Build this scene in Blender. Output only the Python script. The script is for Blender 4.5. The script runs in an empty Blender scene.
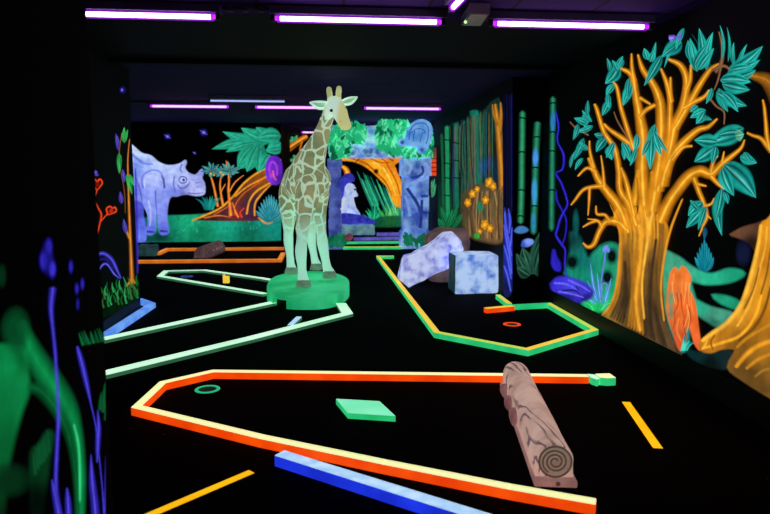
import bpy, bmesh, math, random
from mathutils import Vector, Matrix, noise as mnoise
from mathutils.geometry import delaunay_2d_cdt
random.seed(11)
COL = bpy.context.scene.collection
SC = bpy.context.scene
PI = math.pi

# ------------------------------------------------------------------ colour / materials
def s2l(c):
    c = c/255.0
    return c/12.92 if c <= 0.04045 else ((c+0.055)/1.055)**2.4
def rgb(c):
    if isinstance(c, str):
        c = c.lstrip('#'); c = tuple(int(c[i:i+2], 16) for i in (0, 2, 4))
    return tuple(s2l(x) for x in c)

def new_mat(name):
    m = bpy.data.materials.new(name); m.use_nodes = True
    nt = m.node_tree; nt.nodes.clear()
    out = nt.nodes.new('ShaderNodeOutputMaterial')
    return m, nt, out
def N(nt, kind, **kw):
    n = nt.nodes.new(kind)
    for k, v in kw.items():
        if k in n.inputs: n.inputs[k].default_value = v
        else: setattr(n, k, v)
    return n
def ramp(nt, stops, interp='LINEAR'):
    r = nt.nodes.new('ShaderNodeValToRGB'); cr = r.color_ramp; cr.interpolation = interp
    while len(cr.elements) < len(stops): cr.elements.new(0.5)
    for e, (p, c) in zip(cr.elements, stops):
        e.position = p; e.color = (*c, 1)
    return r

def mottled(name, c1, c2, scale=6, rough=.7, emit=0.0, bump=0.0, detail=4, coord='Object', lo=.35, hi=.65, spec=.3):
    """diffuse surface mottled between two colours; emit > 0 adds own-colour glow, for UV fluorescence and for lamplight"""
    m, nt, out = new_mat(name)
    tc = N(nt, 'ShaderNodeTexCoord')
    nz = N(nt, 'ShaderNodeTexNoise'); nz.inputs['Scale'].default_value = scale; nz.inputs['Detail'].default_value = detail
    nt.links.new(tc.outputs[coord], nz.inputs['Vector'])
    r = ramp(nt, [(lo, rgb(c1)), (hi, rgb(c2))])
    nt.links.new(nz.outputs['Fac'], r.inputs['Fac'])
    b = N(nt, 'ShaderNodeBsdfPrincipled'); b.inputs['Roughness'].default_value = rough
    b.inputs['Specular IOR Level'].default_value = spec
    nt.links.new(r.outputs['Color'], b.inputs['Base Color'])
    if emit:
        nt.links.new(r.outputs['Color'], b.inputs['Emission Color']); b.inputs['Emission Strength'].default_value = emit
    if bump:
        bp = N(nt, 'ShaderNodeBump'); bp.inputs['Strength'].default_value = bump; bp.inputs['Distance'].default_value = .03
        nt.links.new(nz.outputs['Fac'], bp.inputs['Height']); nt.links.new(bp.outputs['Normal'], b.inputs['Normal'])
    nt.links.new(b.outputs[0], out.inputs[0])
    m.cycles.emission_sampling = 'NONE'
    return m
def glow(name, c, strength):
    m, nt, out = new_mat(name)
    e = N(nt, 'ShaderNodeEmission'); e.inputs['Color'].default_value = (*rgb(c), 1); e.inputs['Strength'].default_value = strength
    nt.links.new(e.outputs[0], out.inputs[0])
    return m

def paint_material():
    """fluorescent airbrush paint: colour comes from the painted colour layer, mottled by noise; thins out to bare wall at its edges"""
    m, nt, out = new_mat('fluorescent_paint')
    at = N(nt, 'ShaderNodeAttribute'); at.attribute_name = 'Paint'
    tc = N(nt, 'ShaderNodeTexCoord')
    nz = N(nt, 'ShaderNodeTexNoise'); nz.inputs['Scale'].default_value = 9; nz.inputs['Detail'].default_value = 5
    nt.links.new(tc.outputs['Object'], nz.inputs['Vector'])
    mr = N(nt, 'ShaderNodeMapRange'); mr.inputs['From Min'].default_value = .3; mr.inputs['From Max'].default_value = .7
    mr.inputs['To Min'].default_value = .78; mr.inputs['To Max'].default_value = 1.25
    nt.links.new(nz.outputs['Fac'], mr.inputs['Value'])
    e = N(nt, 'ShaderNodeEmission'); nt.links.new(at.outputs['Color'], e.inputs['Color']); nt.links.new(mr.outputs[0], e.inputs['Strength'])
    t = N(nt, 'ShaderNodeBsdfTransparent')
    mx = N(nt, 'ShaderNodeMixShader')
    nt.links.new(at.outputs['Alpha'], mx.inputs[0]); nt.links.new(t.outputs[0], mx.inputs[1]); nt.links.new(e.outputs[0], mx.inputs[2])
    nt.links.new(mx.outputs[0], out.inputs[0])
    m.cycles.emission_sampling = 'NONE'
    return m
PAINT = paint_material()

# ------------------------------------------------------------------ camera (survey of the photograph)
CAM = Vector((0, 0, 1.5)); FPX = 640.0
YAW = math.atan(61/640*math.cos(math.atan(79/640))); PITCH = math.atan(79/640)
FW = Vector((math.sin(YAW)*math.cos(PITCH), math.cos(YAW)*math.cos(PITCH), -math.sin(PITCH)))
RT = Vector((math.cos(YAW), -math.sin(YAW), 0)); UP = RT.cross(FW)
def ray(px, py): return FW*FPX + RT*(px-385) - UP*(py-257)
def at_z(px, py, z=0.0):
    d = ray(px, py); return CAM + d*((z-CAM.z)/d.z)
def at_y(px, py, y):
    d = ray(px, py); return CAM + d*((y-CAM.y)/d.y)
def at_x(px, py, x):
    d = ray(px, py); return CAM + d*((x-CAM.x)/d.x)
cam = bpy.data.cameras.new('camera'); co = bpy.data.objects.new('camera', cam); COL.objects.link(co)
co.matrix_world = Matrix((( RT.x, UP.x, -FW.x, CAM.x), (RT.y, UP.y, -FW.y, CAM.y), (RT.z, UP.z, -FW.z, CAM.z), (0, 0, 0, 1)))
cam.sensor_width = 36; cam.lens = 36*FPX/770; cam.clip_start = .05
cam.dof.use_dof = True; cam.dof.focus_distance = 5.2; cam.dof.aperture_fstop = 2.2
SC.camera = co

# ------------------------------------------------------------------ object helpers
def tag(o, label=None, cat=None, group=None, kind=None):
    if label: o['label'] = label
    if cat: o['category'] = cat
    if group: o['group'] = group
    if kind: o['kind'] = kind
    return o
def empty(name, loc, label, cat, group=None):
    o = bpy.data.objects.new(name, None); o.empty_display_size = .1; o.location = loc; COL.objects.link(o)
    return tag(o, label, cat, group)
def link(name, me, mats, parent=None, loc=(0, 0, 0)):
    """mesh given in world coordinates; stored relative to its own origin / its parent's origin"""
    o = bpy.data.objects.new(name, me); COL.objects.link(o)
    for m in (mats if isinstance(mats, (list, tuple)) else [mats]): me.materials.append(m)
    if parent is not None:
        base = Vector((0, 0, 0)); p = parent
        while p is not None: base += Vector(p.location); p = p.parent
        me.transform(Matrix.Translation(-base)); o.parent = parent
    else:
        base = Vector(loc); me.transform(Matrix.Translation(-base)); o.location = base
    return o
def from_bm(name, bm, mats, parent=None, loc=None, smooth=False):
    me = bpy.data.meshes.new(name)
    bmesh.ops.recalc_face_normals(bm, faces=bm.faces)
    bm.to_mesh(me); bm.free()
    if smooth:
        for p in me.polygons: p.use_smooth = True
    if loc is None:
        loc = (0, 0, 0)
        if parent is None:
            vs = [v.co for v in me.vertices]
            loc = (sum(v.x for v in vs)/len(vs), sum(v.y for v in vs)/len(vs), min(v.z for v in vs))
    return link(name, me, mats, parent, loc)
def add_box(bm, x0, x1, y0, y1, z0, z1, bev=0, mi=0):
    r = bmesh.ops.create_cube(bm, size=1, matrix=Matrix.Translation(((x0+x1)/2, (y0+y1)/2, (z0+z1)/2)) @ Matrix.Diagonal((x1-x0, y1-y0, z1-z0, 1)))
    vs = r['verts']
    fs = list({f for v in vs for f in v.link_faces})
    for f in fs: f.material_index = mi
    if bev:
        es = list({e for v in vs for e in v.link_edges})
        bmesh.ops.bevel(bm, geom=es, offset=bev, segments=2, affect='EDGES', profile=.5)
    return bm
def box(name, dims, mat, parent=None, bev=0):
    bm = bmesh.new(); add_box(bm, *dims, bev=bev); return from_bm(name, bm, mat, parent)
def add_prism(bm, pts, z0, z1, mi_top=0, mi_side=0, bev=0):
    """pts: ccw list of (x, y)"""
    a = [bm.verts.new((p[0], p[1], z0)) for p in pts]; b = [bm.verts.new((p[0], p[1], z1)) for p in pts]
    n = len(pts); fb = bm.faces.new(a[::-1]); ft = bm.faces.new(b)
    fb.material_index = mi_side; ft.material_index = mi_top
    for i in range(n):
        f = bm.faces.new((a[i], a[(i+1) % n], b[(i+1) % n], b[i])); f.material_index = mi_side
    if bev:
        bmesh.ops.bevel(bm, geom=list(ft.edges), offset=bev, segments=1, affect='EDGES')
def add_tube(bm, pts, radii, seg=12, cap=True, mi=0):
    rings = []; n = len(pts)
    pts = [Vector(p) for p in pts]
    if not isinstance(radii, (list, tuple)): radii = [radii]*n
    up = None
    for i in range(n):
        t = (pts[min(i+1, n-1)] - pts[max(i-1, 0)]).normalized()
        if up is None:
            up = t.orthogonal().normalized()
        up = (up - t*up.dot(t)).normalized(); sd = t.cross(up)
        rings.append([bm.verts.new(pts[i] + (up*math.cos(2*PI*k/seg) + sd*math.sin(2*PI*k/seg))*radii[i]) for k in range(seg)])
    for i in range(n-1):
        for k in range(seg):
            f = bm.faces.new((rings[i][k], rings[i][(k+1) % seg], rings[i+1][(k+1) % seg], rings[i+1][k])); f.material_index = mi; f.smooth = True
    if cap:
        f = bm.faces.new(rings[0][::-1]); f.material_index = mi
        f = bm.faces.new(rings[-1]); f.material_index = mi
def add_ball(bm, c, r, seg=2, scale=(1, 1, 1), rot=None):
    M = Matrix.Translation(c) @ (rot.to_4x4() if rot else Matrix.Identity(4)) @ Matrix.Diagonal((*scale, 1))
    return bmesh.ops.create_icosphere(bm, subdivisions=seg, radius=r, matrix=M)
def smooth_path(pts, sub=6):
    """Catmull-Rom through tuples of any length"""
    if len(pts) < 3:
        return [tuple(pts[0][j] + (pts[-1][j]-pts[0][j])*i/sub for j in range(len(pts[0]))) for i in range(sub+1)]
    out = []
    n = len(pts)
    for i in range(n-1):
        p0 = pts[max(i-1, 0)]; p1 = pts[i]; p2 = pts[i+1]; p3 = pts[min(i+2, n-1)]
        for k in range(sub):
            t = k/sub
            out.append(tuple(.5*((2*b) + (-a+c)*t + (2*a-5*b+4*c-d)*t*t + (-a+3*b-3*c+d)*t**3) for a, b, c, d in zip(p0, p1, p2, p3)))
    out.append(tuple(pts[-1]))
    return out
def organic(name, tubes, balls, voxel, mat, parent, smooth=8, sub=5):
    """one continuous skin grown over tapered limbs: tubes = [[(x,y,z,r), ...], ...]"""
    bm = bmesh.new()
    for t in tubes:
        q = smooth_path([tuple(p) for p in t], sub)
        add_tube(bm, [Vector(p[:3]) for p in q], [max(p[3], .006) for p in q], seg=14)
        for p in (q[0], q[-1]): add_ball(bm, Vector(p[:3]), p[3]*.98, 2)
    for c, r, sc_, rot in balls: add_ball(bm, Vector(c), r, 3, sc_, rot)
    me = bpy.data.meshes.new('tmp'); bm.to_mesh(me); bm.free()
    o = bpy.data.objects.new('tmp', me); COL.objects.link(o)
    m = o.modifiers.new('r', 'REMESH'); m.mode = 'VOXEL'; m.voxel_size = voxel; m.use_smooth_shade = True
    s = o.modifiers.new('s', 'SMOOTH'); s.iterations = smooth; s.factor = .5
    bpy.context.view_layer.update()
    dg = bpy.context.evaluated_depsgraph_get()
    me2 = bpy.data.meshes.new_from_object(o.evaluated_get(dg))
    bpy.data.objects.remove(o); bpy.data.meshes.remove(me)
    me2.name = name; me2.materials.clear()
    for p in me2.polygons: p.use_smooth = True
    return link(name, me2, mat, parent)
def lumpy(bm, amt, scale=3.0, cuts=0, seed=0):
    if cuts: bmesh.ops.subdivide_edges(bm, edges=bm.edges[:], cuts=cuts, use_grid_fill=True)
    bm.normal_update()
    for v in bm.verts:
        d = mnoise.noise(v.co*scale + Vector((seed, seed*2, 0))) + .5*mnoise.noise(v.co*scale*2.7 + Vector((0, seed, 3)))
        v.co += v.normal*d*amt

# ------------------------------------------------------------------ mural paint (flat paint on the real wall planes)
EPS = .00007
LAYER = {}
class Mural:
    """one painted motif on a wall plane. plane = ('x'|'y', value, side); points are surveyed from the photo and put on the plane"""
    def __init__(self, plane, name, label, cat='wall painting', group=None, parent=None, clampx=None):
        self.plane = plane; self.name = name; self.label = label; self.cat = cat; self.group = group; self.parent = parent
        self.parts = []; self.clampx = clampx; self.cr = (0, 0, 1)
        self.lo = None
    def crop(self, x0, y0, s): self.cr = (x0, y0, s); return self
    def part(self, name, label=None):
        self.parts.append(dict(name=name, label=label, v=[], f=[], c=[])); return self
    def T(self, p): return (self.cr[0]+p[0]/self.cr[2], self.cr[1]+p[1]/self.cr[2])
    def P(self, x, y):
        if self.clampx: x = min(max(x, self.clampx[0]), self.clampx[1])
        ax, val, side = self.plane
        lay = LAYER.get((ax, val), 0)
        w = val + side*(.004 + lay*EPS)
        return at_x(x, y, w) if ax == 'x' else at_y(x, y, w)
    def bump(self):
        k = self.plane[:2]; LAYER[k] = LAYER.get(k, 0)+1
    def _grid(self, rows, cols):
        q = self.parts[-1]; b = len(q['v']); w = len(rows[0])
        for r, c in zip(rows, cols):
            for (x, y), cc in zip(r, c): q['v'].append(self.P(x, y)); q['c'].append(cc)
        for i in range(len(rows)-1):
            for j in range(w-1):
                q['f'].append((b+i*w+j, b+i*w+j+1, b+(i+1)*w+j+1, b+(i+1)*w+j))
        self.bump()
    def stroke(self, pts, w, col, core=None, soft=.5, alpha=1.0, sub=5, taper=True, raw=False):
        """soft-edged brush stroke; w = width (or list of widths) in photo pixels"""
        if not self.parts: self.part(self.name)
        k = 1 if raw else self.cr[2]
        if not isinstance(w, (list, tuple)): w = [w]*len(pts) if not taper else [w] + [w]*(len(pts)-2) + [w*.5]
        if len(w) != len(pts):
            w = [w[0] + (w[-1]-w[0])*i/(len(pts)-1) for i in range(len(pts))] if len(w) == 2 else \
                [w[min(int(i*(len(w)-1)/(len(pts)-1)), len(w)-1)] for i in range(len(pts))]
        P_ = [self.T(p) if not raw else p for p in pts]
        q = smooth_path([(p[0], p[1], ww) for p, ww in zip(P_, w)], sub)
        grad = [rgb(k_) for k_ in col] if isinstance(col, list) else [rgb(col)]
        gcore = [rgb(core)] if core else grad
        def along(g, t):
            u = t*(len(g)-1); i_ = min(int(u), len(g)-2) if len(g) > 1 else 0
            return g[0] if len(g) == 1 else tuple(a_+(b_-a_)*(u-i_) for a_, b_ in zip(g[i_], g[i_+1]))
        cols = []; rows = []
        n = len(q)
        ext0 = (q[0][0]-(q[1][0]-q[0][0])*.6, q[0][1]-(q[1][1]-q[0][1])*.6, q[0][2]*.4)
        ext1 = (q[-1][0]+(q[-1][0]-q[-2][0])*.6, q[-1][1]+(q[-1][1]-q[-2][1])*.6, q[-1][2]*.4)
        q = [ext0]+q+[ext1]; n += 2
        for i in range(n):
            a = q[max(i-1, 0)]; b = q[min(i+1, n-1)]
            tx, ty = b[0]-a[0], b[1]-a[1]; l = math.hypot(tx, ty) or 1
            nx, ny = -ty/l, tx/l; h = max(q[i][2], .2)/2
            ed = 0 if i in (0, n-1) else alpha
            rows.append([(q[i][0]+nx*h*t, q[i][1]+ny*h*t) for t in (-1-soft*.5, -(1-soft), 0, 1-soft, 1+soft*.5)])
            c = along(grad, i/(n-1)); cc = along(gcore, i/(n-1))
            cols.append([(*c, 0), (*c, ed), (*cc, ed), (*c, ed), (*c, 0)])
        self._grid(rows, cols); return self
    def fill(self, pts, cols, soft=1.0, smooth=True, step=None, alpha=1.0, raw=False, sub=4):
        """filled area; cols = one colour, or [(x, y, colour), ...] blended by distance"""
        if not self.parts: self.part(self.name)
        P_ = [self.T(p) if not raw else p for p in pts]
        if smooth: P_ = smooth_path(P_ + [P_[0]], sub)[:-1]
        area = sum(P_[i][0]*P_[(i+1) % len(P_)][1]-P_[(i+1) % len(P_)][0]*P_[i][1] for i in range(len(P_)))
        if area < 0: P_ = P_[::-1]
        xs = [p[0] for p in P_]; ys = [p[1] for p in P_]
        if isinstance(cols, str): src = None; c0 = rgb(cols)
        else: src = [((*(self.T(c[:2]) if not raw else c[:2]),), rgb(c[2])) for c in cols]
        def colour(x, y):
            if src is None: return c0
            ws = 0; acc = [0, 0, 0]
            for (a, b), c in src:
                w = 1/((a-x)**2+(b-y)**2+.5)**1.3; ws += w
                for j in range(3): acc[j] += w*c[j]
            return tuple(v/ws for v in acc)
        step = step or max(1.2, min(max(xs)-min(xs), max(ys)-min(ys))/9)
        vin = [Vector(p) for p in P_]; nb = len(vin)
        edges = [(i, (i+1) % nb) for i in range(nb)]
        if src is not None:
            y = min(ys)+step/2
            while y < max(ys):
                x = min(xs)+step/2
                while x < max(xs):
                    ins = False; j = nb-1
                    for i in range(nb):
                        if (P_[i][1] > y) != (P_[j][1] > y) and x < (P_[j][0]-P_[i][0])*(y-P_[i][1])/(P_[j][1]-P_[i][1])+P_[i][0]: ins = not ins
                        j = i
                    if ins: vin.append(Vector((x, y)))
                    x += step
                y += step
        vo, _, fo, *_r = delaunay_2d_cdt(vin, edges, [list(range(nb))], 1, 1e-5)
        q = self.parts[-1]; b = len(q['v'])
        for v in vo: q['v'].append(self.P(v.x, v.y)); q['c'].append((*colour(v.x, v.y), alpha))
        for f in fo: q['f'].append(tuple(b+i for i in f))
        # feathered rim
        b = len(q['v'])
        for i in range(nb):
            a = P_[i-1]; d = P_[(i+1) % nb]; tx, ty = d[0]-a[0], d[1]-a[1]; l = math.hypot(tx, ty) or 1
            q['v'].append(self.P(*P_[i])); q['c'].append((*colour(*P_[i]), alpha))
            q['v'].append(self.P(P_[i][0]+ty/l*soft, P_[i][1]-tx/l*soft)); q['c'].append((*colour(*P_[i]), 0))
        for i in range(nb):
            j = (i+1) % nb; q['f'].append((b+2*i, b+2*j, b+2*j+1, b+2*i+1))
        self.bump(); return self
    def blob(self, c, rx, ry, col, rim=None, alpha=1.0, rot=0, raw=False):
        """soft airbrushed spot"""
        if not self.parts: self.part(self.name)
        cx, cy = c if raw else self.T(c); k = rgb(col); rm = rgb(rim) if rim else k
        rows = []; cs = []
        for fr, kk, a in ((0.02, k, alpha), (.45, k, alpha), (.75, rm, alpha*.55), (1, rm, 0)):
            rows.append([(cx+fr*(rx*math.cos(t)*math.cos(rot)-ry*math.sin(t)*math.sin(rot)), cy+fr*(rx*math.cos(t)*math.sin(rot)+ry*math.sin(t)*math.cos(rot))) for t in [2*PI*i/16 for i in range(17)]])
            cs.append([(*kk, a)]*17)
        self._grid(rows, cs); return self
    def leaf(self, a, b, w, col, dark=None, vein=None, bend=0.0, raw=False, alpha=1.0):
        """painted leaf from base a to tip b, w = full width in photo px"""
        if not self.parts: self.part(self.name)
        a = self.T(a) if not raw else a; b = self.T(b) if not raw else b
        k_ = random.uniform(.72, 1.15); c = tuple(x*k_ for x in rgb(col)); d = rgb(dark) if dark else tuple(x*.45 for x in c); v = rgb(vein) if vein else tuple(min(1, x*1.5+.02) for x in c)
        dx, dy = b[0]-a[0], b[1]-a[1]; L = math.hypot(dx, dy) or 1; nx, ny = -dy/L, dx/L
        rows = []; cs = []
        for i in range(11):
            t = i/10; h = w/2*(math.sin(PI*min(1, t**.75))**.9 if 0 < t < 1 else 0)+.05
            ox = a[0]+dx*t+nx*bend*L*math.sin(PI*t); oy = a[1]+dy*t+ny*bend*L*math.sin(PI*t)
            rows.append([(ox+nx*h*k, oy+ny*h*k) for k in (-1.3, -.9, -.5, -.2, 0, .25, .55, .9, 1.3)])
            st = .62+.5*t
            f = lambda q, s_=1: (*[x*st*s_ for x in q], alpha)
            e_ = lambda q, a_: (*[x*st for x in q], alpha*a_)
            cs.append([(*c, 0), e_(c, .85), f(d, 1.15), f(c, .8), f(v, .8), f(d), f(c, .95), e_(c, .85), (*c, 0)])
        self._grid(rows, cs); return self
    def tuft(self, base, n, h, spread, cols, w=1.6, raw=False, jitter=.3):
        bx, by = self.T(base) if not raw else base
        for i in range(n):
            t = (i+.5)/n*2-1 + random.uniform(-.1, .1)
            hh = h*(1-abs(t)*.35)*random.uniform(1-jitter, 1)
            x1 = bx+t*spread; col = random.choice(cols)
            x0 = bx+t*spread*.35
            self.stroke([(x0, by), ((x0+x1)/2, by-hh*.6), (x1+t*spread*.25, by-hh)], [w, w*.8, .3], col, raw=True, sub=3)
        return self
    def bundle(self, L, R, n, cols, w, raw=False, sub=4, jit=.15, soft=.6):
        """n long strokes running between two edges (bark)"""
        for i in range(n):
            t = (i+.5)/n
            pts = []
            for a, b in zip(L, R):
                u = min(1, max(0, t+random.uniform(-jit, jit)/n*2)); pts.append((a[0]+(b[0]-a[0])*u, a[1]+(b[1]-a[1])*u))
            c = cols[i % len(cols)] if isinstance(cols, list) else cols(t)
            self.stroke(pts, [w*random.uniform(.7, 1.2) for _ in pts], c, soft=soft, raw=raw, sub=sub)
        return self
    def done(self):
        parts = [p for p in self.parts if p['v']]
        allv = [v for p in parts for v in p['v']]
        base = Vector((sum(v.x for v in allv)/len(allv), sum(v.y for v in allv)/len(allv), min(v.z for v in allv)))
        root = self.parent
        single = len(parts) == 1 and root is None
        if root is None and not single: root = empty(self.name, base, self.label, self.cat, self.group)
        for p in parts:
            me = bpy.data.meshes.new(p['name']); me.from_pydata([tuple(v) for v in p['v']], [], p['f'])
            ca = me.color_attributes.new('Paint', 'FLOAT_COLOR', 'POINT')
            ca.data.foreach_set('color', [x for c in p['c'] for x in c])
            for pl in me.polygons: pl.use_smooth = True
            if single:
                o = link(self.name, me, PAINT, None, base); tag(o, self.label, self.cat, self.group)
            else:
                o = link(p['name'], me, PAINT, root)
                if p['label']: o['label'] = p['label']
                if p['name'] in ('grass', 'tuft', 'grain', 'vine', 'bush', 'upper_tuft', 'lower_tuft', 'spear'): o['kind'] = 'stuff'
        return root

# ------------------------------------------------------------------ the setting
CEIL = 2.7; XR = 2.65; YPIER = 7.7; XPIER = 2.27; YBACK = 14.6; XREC = -.94; YREC = 18.4; XL = -.9; YL = 2.645; XM = -2.15; YM = 7.55
M_WALL = mottled('black_wall_paint', '#020205', '#040409', scale=2.5, rough=.75, spec=.15)
M_WALLP = mottled('indigo_black_wall_paint', '#010103', '#030208', scale=2, rough=.85, spec=.05)
M_SKIRT = mottled('black_gloss_skirting', '#030306', '#060609', scale=3, rough=.55, spec=.2)
def carpet():
    m, nt, out = new_mat('black_carpet')
    tc = N(nt, 'ShaderNodeTexCoord')
    n1 = N(nt, 'ShaderNodeTexNoise'); n1.inputs['Scale'].default_value = 160; n1.inputs['Detail'].default_value = 3
    nt.links.new(tc.outputs['Object'], n1.inputs['Vector'])
    r = ramp(nt, [(.4, rgb('#020203')), (.7, rgb('#090910'))]); nt.links.new(n1.outputs['Fac'], r.inputs['Fac'])
    vo = N(nt, 'ShaderNodeTexVoronoi'); vo.inputs['Scale'].default_value = 2.3; nt.links.new(tc.outputs['Object'], vo.inputs['Vector'])
    lt = N(nt, 'ShaderNodeMath', operation='LESS_THAN'); lt.inputs[1].default_value = .012
    nt.links.new(vo.outputs['Distance'], lt.inputs[0])
    mx = N(nt, 'ShaderNodeMixRGB'); mx.inputs['Color2'].default_value = (*rgb('#8a86a8'), 1)
    nt.links.new(lt.outputs[0], mx.inputs['Fac']); nt.links.new(r.outputs[0], mx.inputs['Color1'])
    b = N(nt, 'ShaderNodeBsdfPrincipled'); b.inputs['Roughness'].default_value = .95; b.inputs['Specular IOR Level'].default_value = .05
    nt.links.new(mx.outputs[0], b.inputs['Base Color'])
    bp = N(nt, 'ShaderNodeBump'); bp.inputs['Strength'].default_value = .4; bp.inputs['Distance'].default_value = .005
    nt.links.new(n1.outputs['Fac'], bp.inputs['Height']); nt.links.new(bp.outputs['Normal'], b.inputs['Normal'])
    nt.links.new(b.outputs[0], out.inputs[0]); return m
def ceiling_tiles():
    m, nt, out = new_mat('violet_lit_ceiling_tiles')
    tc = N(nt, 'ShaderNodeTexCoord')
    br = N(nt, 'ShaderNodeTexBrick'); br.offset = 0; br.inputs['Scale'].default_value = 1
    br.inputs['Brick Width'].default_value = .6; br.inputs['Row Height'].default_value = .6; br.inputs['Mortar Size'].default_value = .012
    br.inputs['Color1'].default_value = (*rgb('#3c1480'), 1); br.inputs['Color2'].default_value = (*rgb('#45198c'), 1); br.inputs['Mortar'].default_value = (*rgb('#0c0818'), 1)  # violet tile colours carry the tubes' glow on the ceiling
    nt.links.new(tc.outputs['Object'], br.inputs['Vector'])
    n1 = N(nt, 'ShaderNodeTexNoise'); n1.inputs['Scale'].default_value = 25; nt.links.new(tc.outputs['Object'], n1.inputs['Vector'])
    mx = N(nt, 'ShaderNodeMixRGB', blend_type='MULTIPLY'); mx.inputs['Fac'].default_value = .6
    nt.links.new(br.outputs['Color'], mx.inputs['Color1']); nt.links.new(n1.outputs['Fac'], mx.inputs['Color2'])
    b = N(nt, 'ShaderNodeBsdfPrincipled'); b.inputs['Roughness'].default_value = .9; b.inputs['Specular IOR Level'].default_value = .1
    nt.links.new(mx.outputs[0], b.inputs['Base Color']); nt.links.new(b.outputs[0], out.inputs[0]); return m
def struct(name, dims, mat, bev=0):
    return tag(box(name, dims, mat, bev=bev), kind='structure')
struct('floor', (-6.4, 3.1, -1.6, 18.9, -.1, 0), carpet())
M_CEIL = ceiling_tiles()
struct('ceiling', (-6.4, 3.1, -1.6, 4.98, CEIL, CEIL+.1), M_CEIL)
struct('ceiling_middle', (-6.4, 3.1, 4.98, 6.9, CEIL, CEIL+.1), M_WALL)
struct('ceiling_rear', (-6.4, 3.1, 6.9, 18.9, CEIL, CEIL+.1), mottled('indigo_lit_ceiling', '#1c1450', '#261a66', scale=3, rough=.9))  # indigo base colour holds the violet lamplight on the rear ceiling
struct('wall_right', (XR, 2.95, -1.6, YPIER, 0, CEIL), M_WALL)
struct('wall_right_rear', (XPIER, 2.95, YPIER, YREC, 0, CEIL), M_WALL)
struct('wall_back_left', (-6.2, XREC, YBACK, YBACK+.2, 0, CEIL), M_WALL)
struct('wall_alcove_left', (XREC-.2, XREC, YBACK+.2, YREC, 0, CEIL), M_WALL)
struct('wall_alcove_back', (XREC-.2, 2.95, YREC, YREC+.2, 0, CEIL), M_WALL)
struct('wall_left', (-1.5, XL, -1.6, YL, 0, CEIL), M_WALLP)
struct('wall_left_middle', (-2.6, XM, YL, YM, 0, CEIL), M_WALL)
struct('wall_left_rear', (-6.4, -6.2, YL, YBACK+.2, 0, CEIL), M_WALL)
struct('trim_1', (XM, XR-.005, 6.86, 6.96, 2.655, CEIL), M_WALL)
struct('baseboard_right', (XR-.012, XR, -1.6, YPIER, 0, .19), M_SKIRT, .003)
struct('baseboard_left', (XM, XM+.012, YL, YM, 0, .13), M_SKIRT, .003)
struct('baseboard_back', (-6.2, XREC, YBACK-.012, YBACK, 0, .08), M_SKIRT, .003)

# ------------------------------------------------------------------ black-light battens
M_TUBE = glow('ultraviolet_tube', '#fbc8ff', 15.0)
M_TUBE_FAR = glow('ultraviolet_tube_far', '#f0b0ff', 3.0)
M_FRINGE = glow('violet_fringe_glow', '#8a22d8', .55)  # glow of an added strip, imitates the violet fringe above the tube
M_TUBE_END = glow('ultraviolet_tube_end', '#c02aff', 1.5)
M_TRAY = mottled('grey_batten_enamel', '#5b4f78', '#6d5f8e', scale=3, rough=.45)
M_CAP = mottled('dark_lamp_holder', '#2a1838', '#33204a', scale=5, rough=.5)
M_STRIP = glow('pale_blue_reflection_glow', '#a8b8ff', 1.1)  # painted glow: blue light reflected by a lamp housing
M_CONDUIT = mottled('grey_conduit', '#4a4458', '#5a5468', scale=5, rough=.6)
def sleeve_mat():  # added see-through sleeve; its glow imitates violet bloom around the tube
    m, nt, out = new_mat('violet_bloom_sleeve')
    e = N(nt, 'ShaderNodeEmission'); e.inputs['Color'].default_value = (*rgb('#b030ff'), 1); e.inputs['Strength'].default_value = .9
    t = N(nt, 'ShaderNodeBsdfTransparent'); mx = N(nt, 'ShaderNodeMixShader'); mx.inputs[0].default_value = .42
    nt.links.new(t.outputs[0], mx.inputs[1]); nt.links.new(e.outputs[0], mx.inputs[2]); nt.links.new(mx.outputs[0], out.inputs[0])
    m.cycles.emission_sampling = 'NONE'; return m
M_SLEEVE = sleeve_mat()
def batten(p0, p1, label, group, tube=M_TUBE, r=.016):
    """batten under the ceiling from p0 to p1 (x, y)"""
    a = Vector((p0[0], p0[1], CEIL)); b = Vector((p1[0], p1[1], CEIL)); d = (b-a); L = d.length; ang = math.atan2(d.y, d.x)
    root = empty('ultraviolet_batten_light', (a+b)/2, label, 'ceiling light', group)
    R = Matrix.Translation((a+b)/2) @ Matrix.Rotation(ang, 4, 'Z')
    bm = bmesh.new(); add_box(bm, -L/2, L/2, -.045, .045, -.055, 0, .004); bm.transform(R); from_bm('housing', bm, M_TRAY, root)
    bm = bmesh.new()
    add_tube(bm, [(-L/2+.07, 0, -.08), (L/2-.07, 0, -.08)], r, 16); bm.transform(R); from_bm('tube', bm, tube, root)
    bm = bmesh.new(); add_box(bm, -L/2+.04, L/2-.04, -.03, .03, -.0595, -.0555); bm.transform(R); from_bm('added_strip', bm, M_FRINGE if tube is not M_STRIP else M_TRAY, root)
    if tube is not M_STRIP:
        bm = bmesh.new(); add_tube(bm, [(-L/2+.05, 0, -.08), (L/2-.05, 0, -.08)], r*1.75, 16, cap=False); bm.transform(R); from_bm('bloom_sleeve', bm, M_SLEEVE, root)
    for s in (-1, 1):
        bm = bmesh.new(); add_tube(bm, [(s*(L/2-.035), 0, -.08), (s*(L/2-.071), 0, -.08)], r*1.02, 16); bm.transform(R)
        from_bm('tube_end', bm, M_TUBE_END if tube is not M_STRIP else tube, root)
        bm = bmesh.new(); add_box(bm, s*(L/2-.02)-.015, s*(L/2-.02)+.015, -.02, .02, -.102, -.05, .004); bm.transform(R); from_bm('lamp_holder', bm, M_CAP, root)
    return root
YF = 4.75
def xat(px, y, z=CEIL-.08, py=18): return at_y(px, py, y).x
G1 = 'violet black-light battens on the ceiling'
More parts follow.
